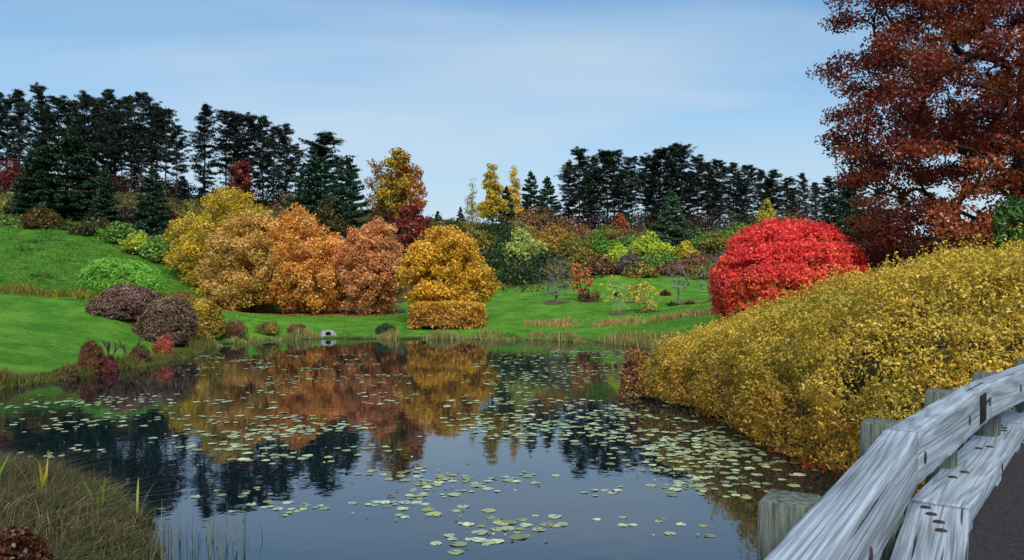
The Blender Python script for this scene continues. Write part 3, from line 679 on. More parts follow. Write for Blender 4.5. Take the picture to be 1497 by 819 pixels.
sp = lambda k, u, vt, Y, label, w=1.0, name='spruce_tree': conifer(SPRUCES[k], u, vt, Y, label, None, w, 10.0, name)
sp(1, 98, 194, 98, 'massive dark evergreen in front of the hilltop pine stand', 1.35, 'evergreen_tree')
sp(1, 50, 222, 97, 'broad dark evergreen low beside the massive evergreen', 1.05, 'evergreen_tree')
sp(0, 155, 243, 93, 'narrow dark spruce beside the massive evergreen on the hill')
sp(0, 223, 244, 91, 'broad based dark spruce above the shrubs of the meadow edge', 1.12)
conifer(PINES[2], 475, 196, 112, 'dark green pine with a knobbly double top', None, 1.55, name='pine_tree')
sp(1, 462, 225, 104, 'deep green evergreen under the double topped pine', 1.0, 'evergreen_tree')
sp(1, 507, 229, 103, 'deep green evergreen beside the many coloured maple', .92, 'evergreen_tree')
sp(0, 640, 308, 112, 'small distant green spruce in the dip of the skyline', 1.1)
sp(0, 673, 302, 124, 'small blue green conifer behind the shrubs in the skyline dip', .9)
sp(0, 776, 250, 116, 'dark spruce beside the yellow larches', .85)
sp(0, 800, 258, 114, 'dark spruce at the end of the ridge pines', 1.0)
sp(0, 740, 272, 112, 'dark narrow spruce in front of the yellow larch', .75)
sp(2, 980, 277, 104, 'blue green spruce in front of the ridge pines', 1.05)
sp(1, 1252, 250, 92, 'dark spruce behind the scarlet bush', .75)
sp(0, 1215, 285, 100, 'smaller dark spruce behind the scarlet bush crown', 1.0)

# ------------------------------------------------------------------ skyline broadleaves
def tri_tint(cen, cc):       # yellow heart, red-orange flank (leaf colours of one tree)
    s = smooth01((cen[:, 0]+.2+.7*np.sin(cen[:, 2]*2))/2.4)[:, None]
    return cc*(1-s)+pick(pal((190, 92, 48), (170, 70, 44), (206, 116, 52)), len(cen))*s
feature_tree(583, 103, 222, 335, 88, egg, pal((190, 172, 40), (150, 140, 34), (200, 150, 44), (126, 92, 40)), 120, 9000, 'many coloured maple, yellow turning to red orange on the skyline', spread=.9, L=.4, W=.28, seed=6.6, ptint=tri_tint, name='maple_tree', shell=.6)
feature_tree(552, 106, 224, 330, 44, egg, pal((196, 140, 70), (150, 96, 60), (120, 84, 56)), 60, 1500, 'thin half bare tree beside the many coloured maple', spread=.8, L=.35, W=.22, seed=7.1, name='half_bare_tree', bark=M_BARKG)
feature_tree(602, 98, 300, 392, 66, egg, pal((132, 44, 46), (112, 38, 40), (150, 58, 48), (120, 86, 44)), 80, 6500, 'dark crimson tree behind the gap beside the golden tree', spread=.85, L=.34, W=.24, seed=7.7, name='crimson_tree')
feature_tree(352, 111, 234, 292, 38, egg, pal((120, 44, 34), (98, 36, 32), (136, 56, 38)), 45, 3000, 'small rust red tree in front of the close pine clump', spread=.7, L=.34, W=.24, seed=8.2, name='rust_tree')
P_LARCH = pal((206, 176, 46), (190, 166, 44), (220, 190, 70), (160, 150, 50))
feature_tree(720, 112, 231, 318, 50, cone, P_LARCH, 90, 6500, 'tall yellow larch, tallest of the three on the skyline', spread=.62, L=.36, W=.18, seed=8.9, name='larch_tree', lump=.2)
feature_tree(751, 113, 243, 316, 36, cone, pal((214, 178, 60), (196, 160, 60), (226, 196, 90)), 60, 2600, 'pale gold larch beside the tallest yellow larch', spread=.6, L=.34, W=.17, seed=9.3, name='larch_tree', lump=.2)
feature_tree(690, 115, 260, 322, 26, cone, pal((196, 176, 92), (170, 160, 90)), 35, 700, 'thin nearly bare pale larch in the skyline dip', spread=.6, L=.3, W=.16, seed=9.9, name='larch_tree', bark=M_BARKG)

# ------------------------------------------------------------------ shrubs
SH = np.random.default_rng(5)
def shrub(u, vtop, wpx, Y, palette, label, n=2200, L=.3, W=.2, depth=.8, cat='shrub', group=None, lobes=4, name='shrub', low=.0, jit=.16, twig=0, rough=.16, squash=1.0, mat=None, zbase=None):
    r = SH
    root, z = place_root(name, u, Y, label, cat, group)
    if Y > 85 and vtop > 330: vtop -= 9
    H = at(u, vtop, Y)[2]-z; rx = wpx/2/F*Y; H = max(H, .35); rx *= (1.2 if Y > 80 else 1.0)
    domes = []
    if Y > 55:
        lobes = lobes*3+2; n = int(n*1.05)
    for k in range(lobes):
        if Y > 55:
            a = r.uniform(0, 6.28); s = 0 if k == 0 else r.uniform(.2, .75)**.8; rxx = rx*(.5 if k == 0 else r.uniform(.2, .45))
            hh = H*(1.0 if k == 0 else (1-.55*s*s)*r.uniform(.55, .98)); rz_ = max(rxx*r.uniform(.75, 1.1), hh*.34)
            domes.append((math.cos(a)*rx*s, math.sin(a)*rx*depth*s, hh-rz_, rxx, rxx*depth, rz_))
            continue
        a = r.uniform(0, 6.28); s = 0 if k == 0 else r.uniform(.35, .6); sc = 1.0 if k == 0 else r.uniform(.5, .7)
        rxx = rx*(.72 if lobes > 1 else .92)*(sc+.12*(k > 0)); hh = H*(.95 if k == 0 else r.uniform(.55, .88))
        domes.append((math.cos(a)*rx*s, math.sin(a)*rx*depth*s, hh*.42, rxx, rxx*depth, hh*.58))
    fine_ = .05 if Y < 55 else .16
    P, O = dome_points(domes, n, depth=.16*rx, rough=rough, seed=u*.01, low=-.75, r=r, fine=fine_, holes=(2.2 if Y > 55 else 4.0, -.5))
    if Y > 55:      # fill down to the ground between the lobes
        m_ = n//4; a = r.uniform(0, 6.28, m_); q = r.random(m_)**.5*.85; zz_ = r.random(m_)*H*.6
        P = np.concatenate([P, np.c_[np.cos(a)*rx*q, np.sin(a)*rx*q*depth, zz_]]); O = np.concatenate([O, np.c_[np.cos(a), np.sin(a), np.full(m_, .3)]])
    ok = P[:, 2] > low+.03; P, O = P[ok], O[ok]
    lob = np.argmin(((P[:, None]-np.array(domes)[None, :, :3])**2).sum(-1), 1)
    tint = pick(palette, lobes*7, .2, r=r)[lob*7+((P[:, 0]*1.7+P[:, 2]*2.3).astype(int) % 7)]
    col = np.clip(tint*.55+pick(palette, len(P), jit, r=r)*.45, .001, .95)
    V, Fq, col = leaf_geo(P, L, W, col, out=O, outw=.8, up=.35, r=r)
    obj('foliage', mesh('foliage', V, [Fq], col), mat or M_LEAF, root)
    ns_ = 9+twig; paths = []
    for k in range(ns_):
        a = r.uniform(0, 6.28); dm = domes[k % len(domes)]; b0 = np.array([r.normal(0, .08)*rx, r.normal(0, .08)*rx, -.1])
        d_ = unit(r.normal(0, 1, 3)*np.array([1, 1, .4])+np.array([0, 0, .8])); e = np.array(dm[:3])+d_*np.array(dm[3:6])*r.uniform(.7, 1.08)
        mid = (b0+e)/2+np.array([0, 0, .12*H]); rr = .006*max(H, 1.2)+.006
        paths.append((np.array([b0, mid, e]), np.array([rr*1.6, rr, rr*.35])))
    v, f = tube_geo(paths, 4); tag(obj('stem', mesh('stem', v, [f]), M_STEM, root), kind='stuff')
    return root
B_DKG = pal((49, 73, 38), (60, 87, 42), (40, 60, 35), (73, 96, 44))
B_GRN = pal((104, 148, 53), (85, 126, 48), (129, 168, 63), (75, 107, 46))
B_YG = pal((183, 200, 61), (153, 178, 56), (207, 214, 68))
B_YEL = pal((214, 192, 58), (186, 170, 56), (224, 204, 80), (140, 142, 56))
B_OLV = pal((143, 134, 56), (117, 114, 48), (165, 143, 58), (100, 97, 48))
B_BRN = pal((136, 95, 61), (114, 80, 53), (156, 112, 68), (97, 73, 51))
B_GREY = pal((112, 98, 92), (96, 84, 80), (128, 112, 100))
B_PALE = pal((183, 195, 102), (158, 178, 92), (207, 209, 112))
B_RUST = pal((150, 100, 66), (128, 86, 58), (160, 122, 70), (112, 92, 54))
B_DKR = pal((104, 36, 36), (86, 30, 32), (124, 50, 40))
B_DKB = pal((62, 42, 34), (76, 50, 38), (50, 38, 32), (86, 60, 40))
for a in [
    (720, 316, 92, 101, B_DKG, 'large dark green shrub below the yellow larches'), (686, 332, 50, 103, B_OLV, 'olive shrub below the thin bare larch'),
    (786, 300, 96, 112, B_RUST, 'rust brown thicket on the slope below the dark spruces'), (762, 342, 58, 95, B_PALE, 'pale green rounded shrub amid dark green ones'),
    (760, 384, 86, 87, B_DKG, 'low dark green shrub at the top of the lawn behind the bare tree'), (722, 372, 60, 91, B_DKG, 'dark green shrub between the golden tree and the pale green shrub'), (708, 398, 44, 88, B_GRN, 'mid green shrub peeping out beside the golden tree'),
    (808, 336, 66, 100, pal((190, 150, 54), (140, 122, 46), (170, 132, 52)), 'amber and olive shrub on the slope beside the pale green one'), (838, 350, 56, 98, B_OLV, 'olive shrub above the orange leafed sapling'),
    (872, 346, 62, 99, B_GRN, 'green shrub high on the slope under the ridge pines'), (856, 372, 52, 92, B_OLV, 'olive brown shrub behind the orange leafed sapling'), (903, 366, 44, 93, B_YG, 'yellow green shrub in the middle of the slope'),
    (880, 382, 40, 90, B_BRN, 'brown shrub at the upper edge of the lawn'), (934, 338, 84, 108, B_BRN, 'brown thicket below the ridge pines'), (950, 346, 52, 99, B_YG, 'lime green shrub beside the blue green spruce'), (962, 372, 64, 92, B_GRN, 'bushy green shrub under the lime green one'),
    (922, 378, 50, 90, B_GREY, 'grey leafless twiggy shrub above the lawn'), (986, 388, 58, 90, B_BRN, 'brown shrub above the lawn below the bright yellow one'), (1004, 362, 30, 96, B_YEL, 'bright yellow small shrub on the slope'),
    (1050, 344, 66, 101, B_OLV, 'olive shrub to the side of the bright yellow one'), (1082, 326, 64, 105, B_GRN, 'green leafy shrub behind the scarlet bush'), (1121, 290, 26, 112, B_YEL, 'yellow treetop shrub among the ridge pines'),
    (906, 313, 20, 114, pal((176, 92, 54), (156, 78, 48)), 'orange red shrub among the pine trunks'), (1150, 312, 74, 108, B_OLV, 'olive shrub behind the crown of the scarlet bush'),
    (1020, 378, 60, 94, B_BRN, 'brown shrub behind the bare saplings'), (1060, 374, 56, 92, B_GREY, 'grey brown twiggy shrub behind the bare saplings'), (830, 318, 60, 110, B_BRN, 'brown shrub at the foot of the first ridge pines'), (1100, 370, 60, 90, B_OLV, 'dull olive shrub beside the scarlet bush'),
    (1272, 322, 84, 62, B_RUST, 'rust and olive shrub between the scarlet bush and the red oak'), (1306, 322, 96, 52, B_DKB, 'dark brown shrub under the red oak beside the rust one'), (1385, 318, 120, 54, B_DKB, 'broad dark brown shrub under the middle of the red oak'), (1460, 290, 130, 52, B_DKB, 'dark brown shrub under the red oak trunk'),
    (640, 334, 60, 100, B_OLV, 'olive shrub behind the top of the golden tree'), (660, 322, 50, 108, B_DKG, 'dark green shrub in the skyline dip'), (482, 285, 64, 101, pal((120, 92, 34), (90, 82, 38), (66, 64, 34)), 'dark amber shrub between the evergreens and the orange tree'),
    (422, 284, 84, 104, B_BRN, 'reddish brown shrub behind the orange and olive trees'), (560, 300, 60, 100, B_DKB, 'dark brown shrub under the many coloured maple'), (580, 380, 60, 90, pal((120, 50, 40), (106, 84, 42), (96, 40, 36)), 'low red and olive shrub behind the salmon oak'),
    (60, 302, 58, 88, pal((96, 84, 40), (120, 78, 42), (78, 76, 38)), 'brown green rounded shrub alone on the meadow slope'), (18, 290, 56, 97, B_OLV, 'olive shrub at the upper meadow edge'), (12, 232, 60, 118, B_DKR, 'dark red shrub at the foot of the hilltop pines'),
    (140, 316, 76, 85, pal((58, 72, 34), (70, 74, 38), (84, 66, 40)), 'dark green and brown shrub under the narrow spruce'), (178, 324, 66, 83, B_GRN, 'green shrub beside the yellow green one on the meadow edge'), (204, 341, 54, 79, pal((170, 180, 52), (150, 168, 50), (186, 190, 64)), 'small yellow green shrub on the meadow edge'),
    (232, 344, 58, 78, B_GRN, 'fresh green shrub beside the small yellow green one'), (260, 326, 66, 80, B_OLV, 'olive brown shrub beside the olive yellow tree'), (110, 330, 56, 88, B_DKG, 'low dark green shrub under the massive evergreen'), (240, 300, 60, 96, B_DKB, 'dark thicket under the broad based spruce'),
    (190, 300, 60, 100, B_DKB, 'dark thicket between the two spruces'), (280, 290, 60, 104, B_OLV, 'dull olive shrub under the lone slender pine'),
] + [(u_, v_, 92, 122, [B_DKB, B_GREY, B_DKG, B_BRN][i_ % 4], ['dark brown', 'grey brown', 'dark green', 'russet brown'][i_ % 4]+' thicket between the trunks of the ridge pines, '+w_) for i_, (u_, v_, w_) in enumerate([(842, 300, 'under the first two'), (885, 298, 'beside the orange red shrub'), (925, 302, 'behind the brown thicket'), (968, 300, 'behind the spruce'), (1012, 302, 'beside the blue green spruce'), (1052, 300, 'behind the mid green shrub'), (1092, 303, 'beside the yellow treetop shrub'), (1140, 300, 'above the scarlet bush'), (1226, 302, 'beyond the scarlet bush edge')])]: shrub(*a)
for a in [(700, 345, 60, 99, B_OLV, 'olive green shrub beside the large dark green one'), (742, 352, 50, 96, B_DKG, 'dark shrub between the pale green shrub and the large dark green one'), (800, 372, 56, 92, B_DKG, 'dark green shrub behind the bare spreading tree'), (828, 390, 50, 89, B_OLV, 'olive shrub at the lawn top behind the copper sapling'),
          (850, 328, 60, 107, B_RUST, 'russet shrub high on the slope'), (890, 336, 66, 108, B_OLV, 'dull olive shrub under the pine trunks'), (920, 352, 56, 102, B_GRN, 'green shrub between the brown thicket and the lime one'), (1000, 335, 70, 109, B_DKG, 'dark green shrub beside the blue green spruce'), (1030, 348, 60, 103, B_GRN, 'mid green shrub beside the bright yellow one'),
          (1060, 330, 70, 110, B_DKG, 'dark green shrub under the ridge pines'), (1110, 332, 70, 110, B_BRN, 'brown shrub under the yellow treetop shrub'), (1200, 320, 80, 106, B_BRN, 'brown shrub under the bare twiggy treetop'), (1240, 330, 80, 104, B_DKG, 'dark green shrub under the dark spruce'), (760, 322, 56, 106, B_OLV, 'olive shrub under the rust brown thicket'), (935, 392, 44, 88, B_OLV, 'low olive shrub at the upper lawn edge'), (1040, 392, 60, 88, B_OLV, 'low dull olive shrub behind the bare saplings'),
          (150, 246, 80, 128, B_DKB, 'dark brown thicket inside the hilltop stand'), (200, 250, 90, 126, B_DKB, 'dark brown thicket under the hilltop pines'), (250, 256, 70, 124, B_DKB, 'dark brown thicket at the end of the hilltop stand'), (90, 246, 90, 128, B_DKG, 'dark green thicket inside the hilltop stand'), (30, 240, 90, 128, B_DKB, 'dark thicket by the dark red shrub'), (390, 262, 90, 122, B_DKB, 'dark thicket under the close pine clump'), (330, 268, 70, 122, B_DKG, 'dark green thicket under the close pine clump'), (450, 270, 60, 118, B_DKG, 'dark green thicket beside the double topped pine')]: shrub(*a)
# bare, twiggy trees and saplings of the lawn
def bare_tree(u, Y, vtop, wpx, label, bark=M_BARKG, n=170, r_tip=.012, vlow=None, leaves=0, palette=None, prof=egg, name='bare_tree', seed=1, trunks=1, cat='tree', group=None, L=.16, W=.12):
    r = np.random.default_rng(seed)
    root, z = place_root(name, u, Y, label, cat, group)
    H = at(u, vtop, Y)[2]-z; rx = wpx/2/F*Y; zl = H*.25 if vlow is None else at(u, vlow, Y)[2]-z
    cl = crown_shape(n, prof, rx, rx, zl, H, seed=seed, r=r, shell=.4)
    tk = [np.array([.02*math.sin(k*2+seed), .02*math.cos(k), H*.62*k/6-.1]) for k in range(7)]
    paths, tips, nodes = grow(tk, cl, r_tip=r_tip, expo=.42, step=.35, r=r)
    obj('trunk', branches_mesh('trunk', paths), bark, root)
    if leaves:
        V, Fq, col = clumps_leaves(cl, np.array([0, 0, H*.6]), leaves, .22, L, W, palette, r=r)
        obj('crown', mesh('crown', V, [Fq], col), M_LEAF, root)
    return root
bare_tree(813, 70.5, 372, 62, 'bare spreading grey tree in a mulch ring on the lawn', n=420, r_tip=.009, vlow=432, seed=3)
bare_tree(992, 66, 374, 46, 'bare upright grey sapling on the lawn near the dwarf shrubs', n=260, r_tip=.0085, seed=4)
bare_tree(1038, 65, 372, 52, 'bare grey sapling beside the scarlet bush', n=260, r_tip=.0085, seed=5)
bare_tree(1180, 108, 262, 64, 'bare grey twiggy treetop against the ridge pines', n=420, r_tip=.014, seed=6, bark=M_BARK)
bare_tree(848, 72, 386, 34, 'sapling with a few copper orange leaves beside the mulch ring', n=40, leaves=520, palette=pal((206, 124, 66), (190, 104, 54), (216, 146, 84)), seed=7, vlow=424, name='copper_sapling', bark=M_BARK, L=.26, W=.18)
bare_tree(947, 62, 414, 40, 'yellow leafed birch sapling with pale trunk by the reed strip', n=70, leaves=900, palette=pal((206, 196, 70), (190, 180, 60), (222, 208, 90)), seed=8, vlow=452, name='birch_sapling', bark=M_BIRCH, r_tip=.009)
bare_tree(905, 62.5, 402, 54, 'sparse yellow green birch sapling with scattered leaves', n=60, leaves=420, palette=pal((180, 190, 60), (200, 196, 70)), seed=9, vlow=450, name='birch_sapling', bark=M_BIRCH, r_tip=.006)
bare_tree(930, 70, 396, 46, 'thin amber and olive sapling behind the yellow birch', n=60, leaves=700, palette=pal((176, 150, 60), (150, 136, 60), (190, 140, 56)), seed=10, vlow=440, name='amber_sapling', bark=M_BARKG, r_tip=.006)
for a in [(856, 421, 26, 71, B_DKR, 'dwarf dark red shrub under the copper sapling'), (872, 424, 20, 71, B_OLV, 'dwarf olive shrub beside the dwarf dark red one'), (1008, 446, 18, 64, B_DKR, 'dwarf maroon ball shrub by the bare upright sapling'),
          (982, 450, 16, 64, B_DKG, 'dwarf green ball shrub by the bare upright sapling'), (902, 428, 12, 74, B_DKR, 'tiny maroon shrub on the lawn behind the sparse birch'), (972, 424, 14, 76, B_DKR, 'tiny dark red cone shrub high on the lawn')]:
    shrub(*a, n=500, L=.14, W=.1, lobes=2, name='dwarf_shrub')
def ring(name, u, Y, rx, ry, mat, label=None):
    x = (u-CU)/F*Y; k = 28; a = np.arange(k)/k*2*np.pi; V = [(x, Y)]
    for s in (.5, 1.0):
        rr = s*(1+.06*np.sin(3*a+u)+.04*np.sin(7*a)); V += list(zip(x+rx*rr*np.cos(a), Y+ry*rr*np.sin(a)))
    V = np.array(V); Z = zg(V[:, 0], V[:, 1])+.05; i = np.arange(k); j = (i+1) % k
    o = obj(name, mesh(name, np.c_[V, Z], [np.c_[np.zeros(k, int), i+1, j+1], np.c_[i+1, i+1+k, j+1+k, j+1]]), mat); tag(o, kind='structure'); return o
ring('mulch_bed', 813, 70.5, 1.1, 1.3, M_MULCH)
ring('mulch_bed', 862, 71, 1.2, .9, M_MULCH); ring('mulch_bed', 947, 62, 1.0, .9, M_MULCH); ring('mulch_bed', 905, 62.5, .9, .8, M_MULCH); ring('mulch_bed', 992, 66, 1.2, 1.0, M_MULCH)
ring('mulch_bed', 1030, 65, 1.6, .8, M_LITTER); ring('mulch_bed', 925, 71, 1.4, .7, M_LITTER)
def drape(name, pts, w, mat, dz=.05, kind='structure'):
    pts = np.array(pts, float); tt = np.linspace(0, len(pts)-1, 60); q = np.c_[np.interp(tt, range(len(pts)), pts[:, 0]), np.interp(tt, range(len(pts)), pts[:, 1])]
    for _ in range(4): q[1:-1] = (q[:-2]+2*q[1:-1]+q[2:])/4
    tg = unit(np.gradient(q, axis=0)); nn_ = np.c_[-tg[:, 1], tg[:, 0]]; V = []
    for s in np.linspace(-1, 1, 7): V.append(q+nn_*(w/2*s*(1+.07*np.sin(tt*3+s*4)))[:, None])
    V = np.stack(V, 1).reshape(-1, 2); Z = zg(V[:, 0], V[:, 1])+dz
    i = (np.arange(59)[:, None]*7+np.arange(6)[None]).ravel()
    return tag(obj(name, mesh(name, np.c_[V, Z], [np.c_[i, i+1, i+8, i+7]], smooth=True), mat), kind=kind)
drape('path', [(-27, 70.6), (-24, 69.8), (-15, 68.6), (-11, 69.5), (-8.0, 73), (-5.5, 79), (-2, 88)], 2.0, M_PATH, .07)
drape('leaf_litter_bed', [(-27, 69.6), (-23, 69.0), (-17, 68.0), (-11.5, 67.6)], 4.2, M_LITTER, .05)

# scarlet bush
root, z = place_root('scarlet_bush', 1155, 34.5, 'huge rounded scarlet red bush behind the yellow shrub mass', 'bush')
H = at(1155, 326, 34.5)[2]-z; rx = 110/F*34.5
P, O = dome_points([(0, 0, H*.36, rx, rx*.9, H*.64), (-rx*.28, -.3, H*.3, rx*.7, rx*.7, H*.58), (rx*.32, 0, H*.32, rx*.64, rx*.7, H*.56)], 78000, depth=.26, rough=.06, seed=2.0, low=-.6, fine=.13, holes=(3.0, -.42))
P, O = P[P[:, 2] > .1], O[P[:, 2] > .1]
col = pick(pal((248, 66, 78), (242, 54, 66), (250, 88, 88), (248, 100, 74)), len(P), .14)
org = smooth01((-P[:, 2]/H+.72+.3*wob(P, 1.1))/.35)[:, None]*.8
col = col*(1-org)+pick(pal((246, 108, 62), (242, 88, 60), (248, 136, 74)), len(P), .14)*org
V, Fq, col = leaf_geo(P, .125, .075, col, out=O, outw=.7, up=.35)
obj('foliage', mesh('foliage', V, [Fq], col), M_LEAF, root)
st = []
for k in range(46):
    e, o_ = P[rng.integers(len(P))], 0; b0 = np.array([rng.normal(0, .25), rng.normal(0, .25), -.1]); st.append((np.array([b0, b0*.5+e*.5+np.array([0, 0, .3]), e]), np.array([.05, .03, .008])))
v, f = tube_geo(st, 5); tag(obj('stem', mesh('stem', v, [f]), M_STEM, root), kind='stuff')

# big red oak
def oak():
    r = np.random.default_rng(21); u, Y = 1492, 34.0
    root, z = place_root('red_oak', u, Y, 'great red oak with dark limbs rising above the yellow shrub mass', 'tree')
    H = 19.0; zl = 2.2
    def pr(t): return (.86+.14*math.sin(math.pi/2*min(1, t/.35))) if t < .35 else max(0, 1-((t-.35)/.68)**2)**.5
    cl = crown_shape(820, pr, 7.9, 7.8, zl, H, seed=2.0, r=r, lump=.07, shell=.42)
    tk = [np.array([.12*math.sin(k*.9), .1*math.cos(k*1.3), k/8*H*.62-.2]) for k in range(9)]
    paths, tips, nodes = grow(tk, cl, r_tip=.020, expo=.475, step=.55, r=r)
    obj('trunk', branches_mesh('trunk', paths), M_BARK, root)
    def tint(cen, cc):
        s = smooth01((wob(cen, .55, 1.5)+.1)/.5)[:, None]*.8
        return cc*(1-s)+pick(pal((212, 116, 62), (196, 102, 54), (222, 134, 76)), len(cen))*s
    V, Fq, c_ = clumps_leaves(cl, np.array([0, 0, 9.]), 150000, .88, .16, .108, pal((112, 44, 34), (94, 38, 32), (132, 54, 36), (106, 46, 36)), flat=.52, r=r, ptint=tint, outw=.4)
    obj('crown', mesh('crown', V, [Fq], c_), M_LEAF, root)
oak()
shrub(1484, 286, 104, 27, pal((70, 112, 48), (54, 92, 42), (92, 132, 54)), 'tall green leafy shrub in front of the red oak trunk', n=9000, L=.15, W=.09, lobes=4)

# the great yellow shrub mass on the near bank
root = tag(empty('yellow_shrub', (8, 16.5, zg1(8, 16.5))), 'great mounded shrub mass with yellow autumn leaves overhanging the water', 'shrub')
ox, oy, oz = root.location
def gd(x, y, rx, ry, top): return (x-ox, y-oy, top*.30-oz, rx, ry, top*.70)
DOM = [gd(6.2, 22.4, 2.0, 2.4, 2.2), gd(4.75, 23.4, 1.05, 1.2, 1.35), gd(5.3, 22.0, 1.2, 1.5, 1.75), gd(6.9, 19.8, 2.2, 2.5, 2.75), gd(7.9, 17.2, 2.9, 2.8, 3.45), gd(8.3, 14.2, 3.05, 2.5, 3.75), gd(9.9, 16.5, 3.2, 3.2, 3.95), gd(10.6, 15.2, 3.0, 2.7, 4.0), gd(11.8, 19.5, 4.2, 4, 3.75), gd(8.6, 22.5, 3, 3, 2.9), gd(6.4, 16.0, 1.55, 2.2, 1.9), gd(7.3, 12.4, 1.7, 1.6, 2.1)]
nS = 200000
P, O = dome_points(DOM, nS, depth=.20, rough=.09, seed=3.0, low=-.5, fine=.10, holes=(4.2, -.55))
ok = (P[:, 2]+oz > .12) & (P[:, 1]+oy < 24.8); P, O = P[ok], O[ok]
# shoots that stand out of the mass, leaves set along them
ks = rng.choice(len(P), 6500, replace=False); sd = unit(O[ks]*.7+rng.normal(0, .45, (6500, 3))+np.array([0, 0, .45])); sb = P[ks]-sd*.12; sL = rng.uniform(.18, .5, 6500)
rep_ = np.repeat(np.arange(6500), 11); tt_ = rng.uniform(.25, 1, len(rep_)); LP = sb[rep_]+sd[rep_]*(sL[rep_]*tt_)[:, None]+rng.normal(0, .03, (len(rep_), 3))
SHOOT = (sb, sb+sd*sL[:, None])
P = np.concatenate([P, LP]); O = np.concatenate([O, sd[rep_]]); W_ = P+np.array([ox, oy, oz])
# leave out what lies on the far side, under the crown of the mass
col = pick(pal((216, 186, 62), (200, 174, 60), (228, 200, 86), (184, 162, 54), (212, 178, 66)), len(P), .16)
s1 = smooth01((1.9-W_[:, 2]+.5*wob(W_, 1.3))/1.4)[:, None]
col = col*(1-s1*.6)+pick(pal((214, 168, 60), (224, 168, 66), (190, 150, 56), (230, 150, 64)), len(P), .2)*s1*.6
s2 = (smooth01((wob(W_, 1.7, 6)-.15)/.4)*.55)[:, None]; col = col*(1-s2)+pick(pal((164, 156, 60), (146, 144, 58)), len(P), .12)*s2
s3 = (rng.random(len(P)) < .03)[:, None]; col = np.where(s3, pick(pal((232, 160, 70), (226, 140, 66)), len(P)), col)
V, Fq, col = leaf_geo(P, .08, .034, col, out=O, outw=.5, up=.5, fold=.3)
obj('foliage', mesh('foliage', V, [Fq], col), M_LEAF, root)
st = []
for k in range(0, 6500, 2):
    e = SHOOT[1][k]; b0 = SHOOT[0][k]-(SHOOT[1][k]-SHOOT[0][k])*1.2-np.array([0, 0, .15])
    st.append((np.array([b0, (b0+e)/2+rng.normal(0, .05, 3), e]), np.array([.008, .005, .003])))
v, f = tube_geo(st, 4); tag(obj('twig', mesh('twig', v, [f]), noise_mat('yellow_twig', (.12, .09, .035), (.3, .24, .09), 5), root), kind='stuff')
st = []
for k in range(60):
    dm = DOM[k % len(DOM)]; e = np.array(dm[:3])+rng.normal(0, .4, 3); b0 = e.copy(); b0[:2] += rng.normal(0, .7, 2); b0[2] = zg1(b0[0]+ox, b0[1]+oy)-oz-.1
    st.append((np.array([b0, (b0+e)/2+rng.normal(0, .1, 3), e]), np.array([.04, .03, .012])))
v, f = tube_geo(st, 5); tag(obj('stem', mesh('stem', v, [f]), M_STEM, root), kind='stuff')
shrub(934, 507, 58, 23.6, pal((138, 62, 74), (120, 52, 62), (166, 96, 76), (176, 140, 70), (150, 120, 60)), 'purple red shrub at the tip of the yellow shrub mass', n=4200, L=.09, W=.06, lobes=4, rough=.3)

# shrubs of the near lawn edge
B_PURP = pal((134, 100, 96), (116, 86, 80), (150, 116, 102), (110, 92, 66))
shrub(188, 414, 118, 43.5, B_PURP, 'rounded mauve brown shrub at the lawn edge, larger of two', n=16000, L=.14, W=.08, lobes=3, rough=.08, depth=.8, twig=60)
shrub(248, 431, 112, 42.0, pal((126, 98, 88), (110, 86, 74), (144, 116, 94), (104, 90, 60)), 'rounded mauve brown shrub nearer the water, smaller of two', n=15000, L=.14, W=.08, lobes=3, rough=.08, depth=.8, twig=60)
shrub(292, 432, 64, 46.5, pal((176, 148, 46), (150, 134, 44), (190, 160, 60)), 'yellow olive shrub behind the mauve brown pair', n=7000, L=.15, W=.09, lobes=3, rough=.12)
shrub(165, 374, 150, 53, pal((116, 176, 60), (98, 158, 54), (138, 190, 72)), 'bright green feathery shrub with flat rounded top on the meadow', n=15000, L=.3, W=.06, lobes=4, rough=.07, depth=.5)
for (u, vt, w, Y, pl_, lb) in [(133, 492, 42, 30.2, pal((120, 72, 54), (140, 96, 52), (96, 56, 48)), 'red brown shrub at the lawn corner by the water'), (160, 520, 32, 30.6, pal((126, 60, 52), (104, 58, 46)), 'low reddish shrub beside the red brown one at the water'),
                             (238, 488, 30, 36.6, pal((196, 98, 66), (176, 84, 60), (150, 100, 56)), 'coral red twiggy shrub on the bank below the mauve shrubs'), (205, 506, 36, 34.0, pal((112, 96, 48), (140, 110, 54), (96, 66, 44)), 'olive brown low shrub on the bank beside the coral one'),
                             (104, 535, 36, 28.2, pal((110, 90, 50), (92, 76, 44)), 'low olive tuft shrub at the foot of the lawn'), (342, 466, 54, 48.5, B_BRN, 'brown shrub on the far bank beside the yellow olive one'), (395, 470, 40, 51.6, B_OLV, 'low olive shrub on the far bank'), (436, 474, 40, 52.8, B_BRN, 'low brown shrub on the far bank near the culvert'),
                             (565, 470, 34, 53, B_DKG, 'rounded dark green shrub among the far reeds')]:
    shrub(u, vt, w, Y, pl_, lb, n=3800, L=.2, W=.028, lobes=4, rough=.3, twig=40)

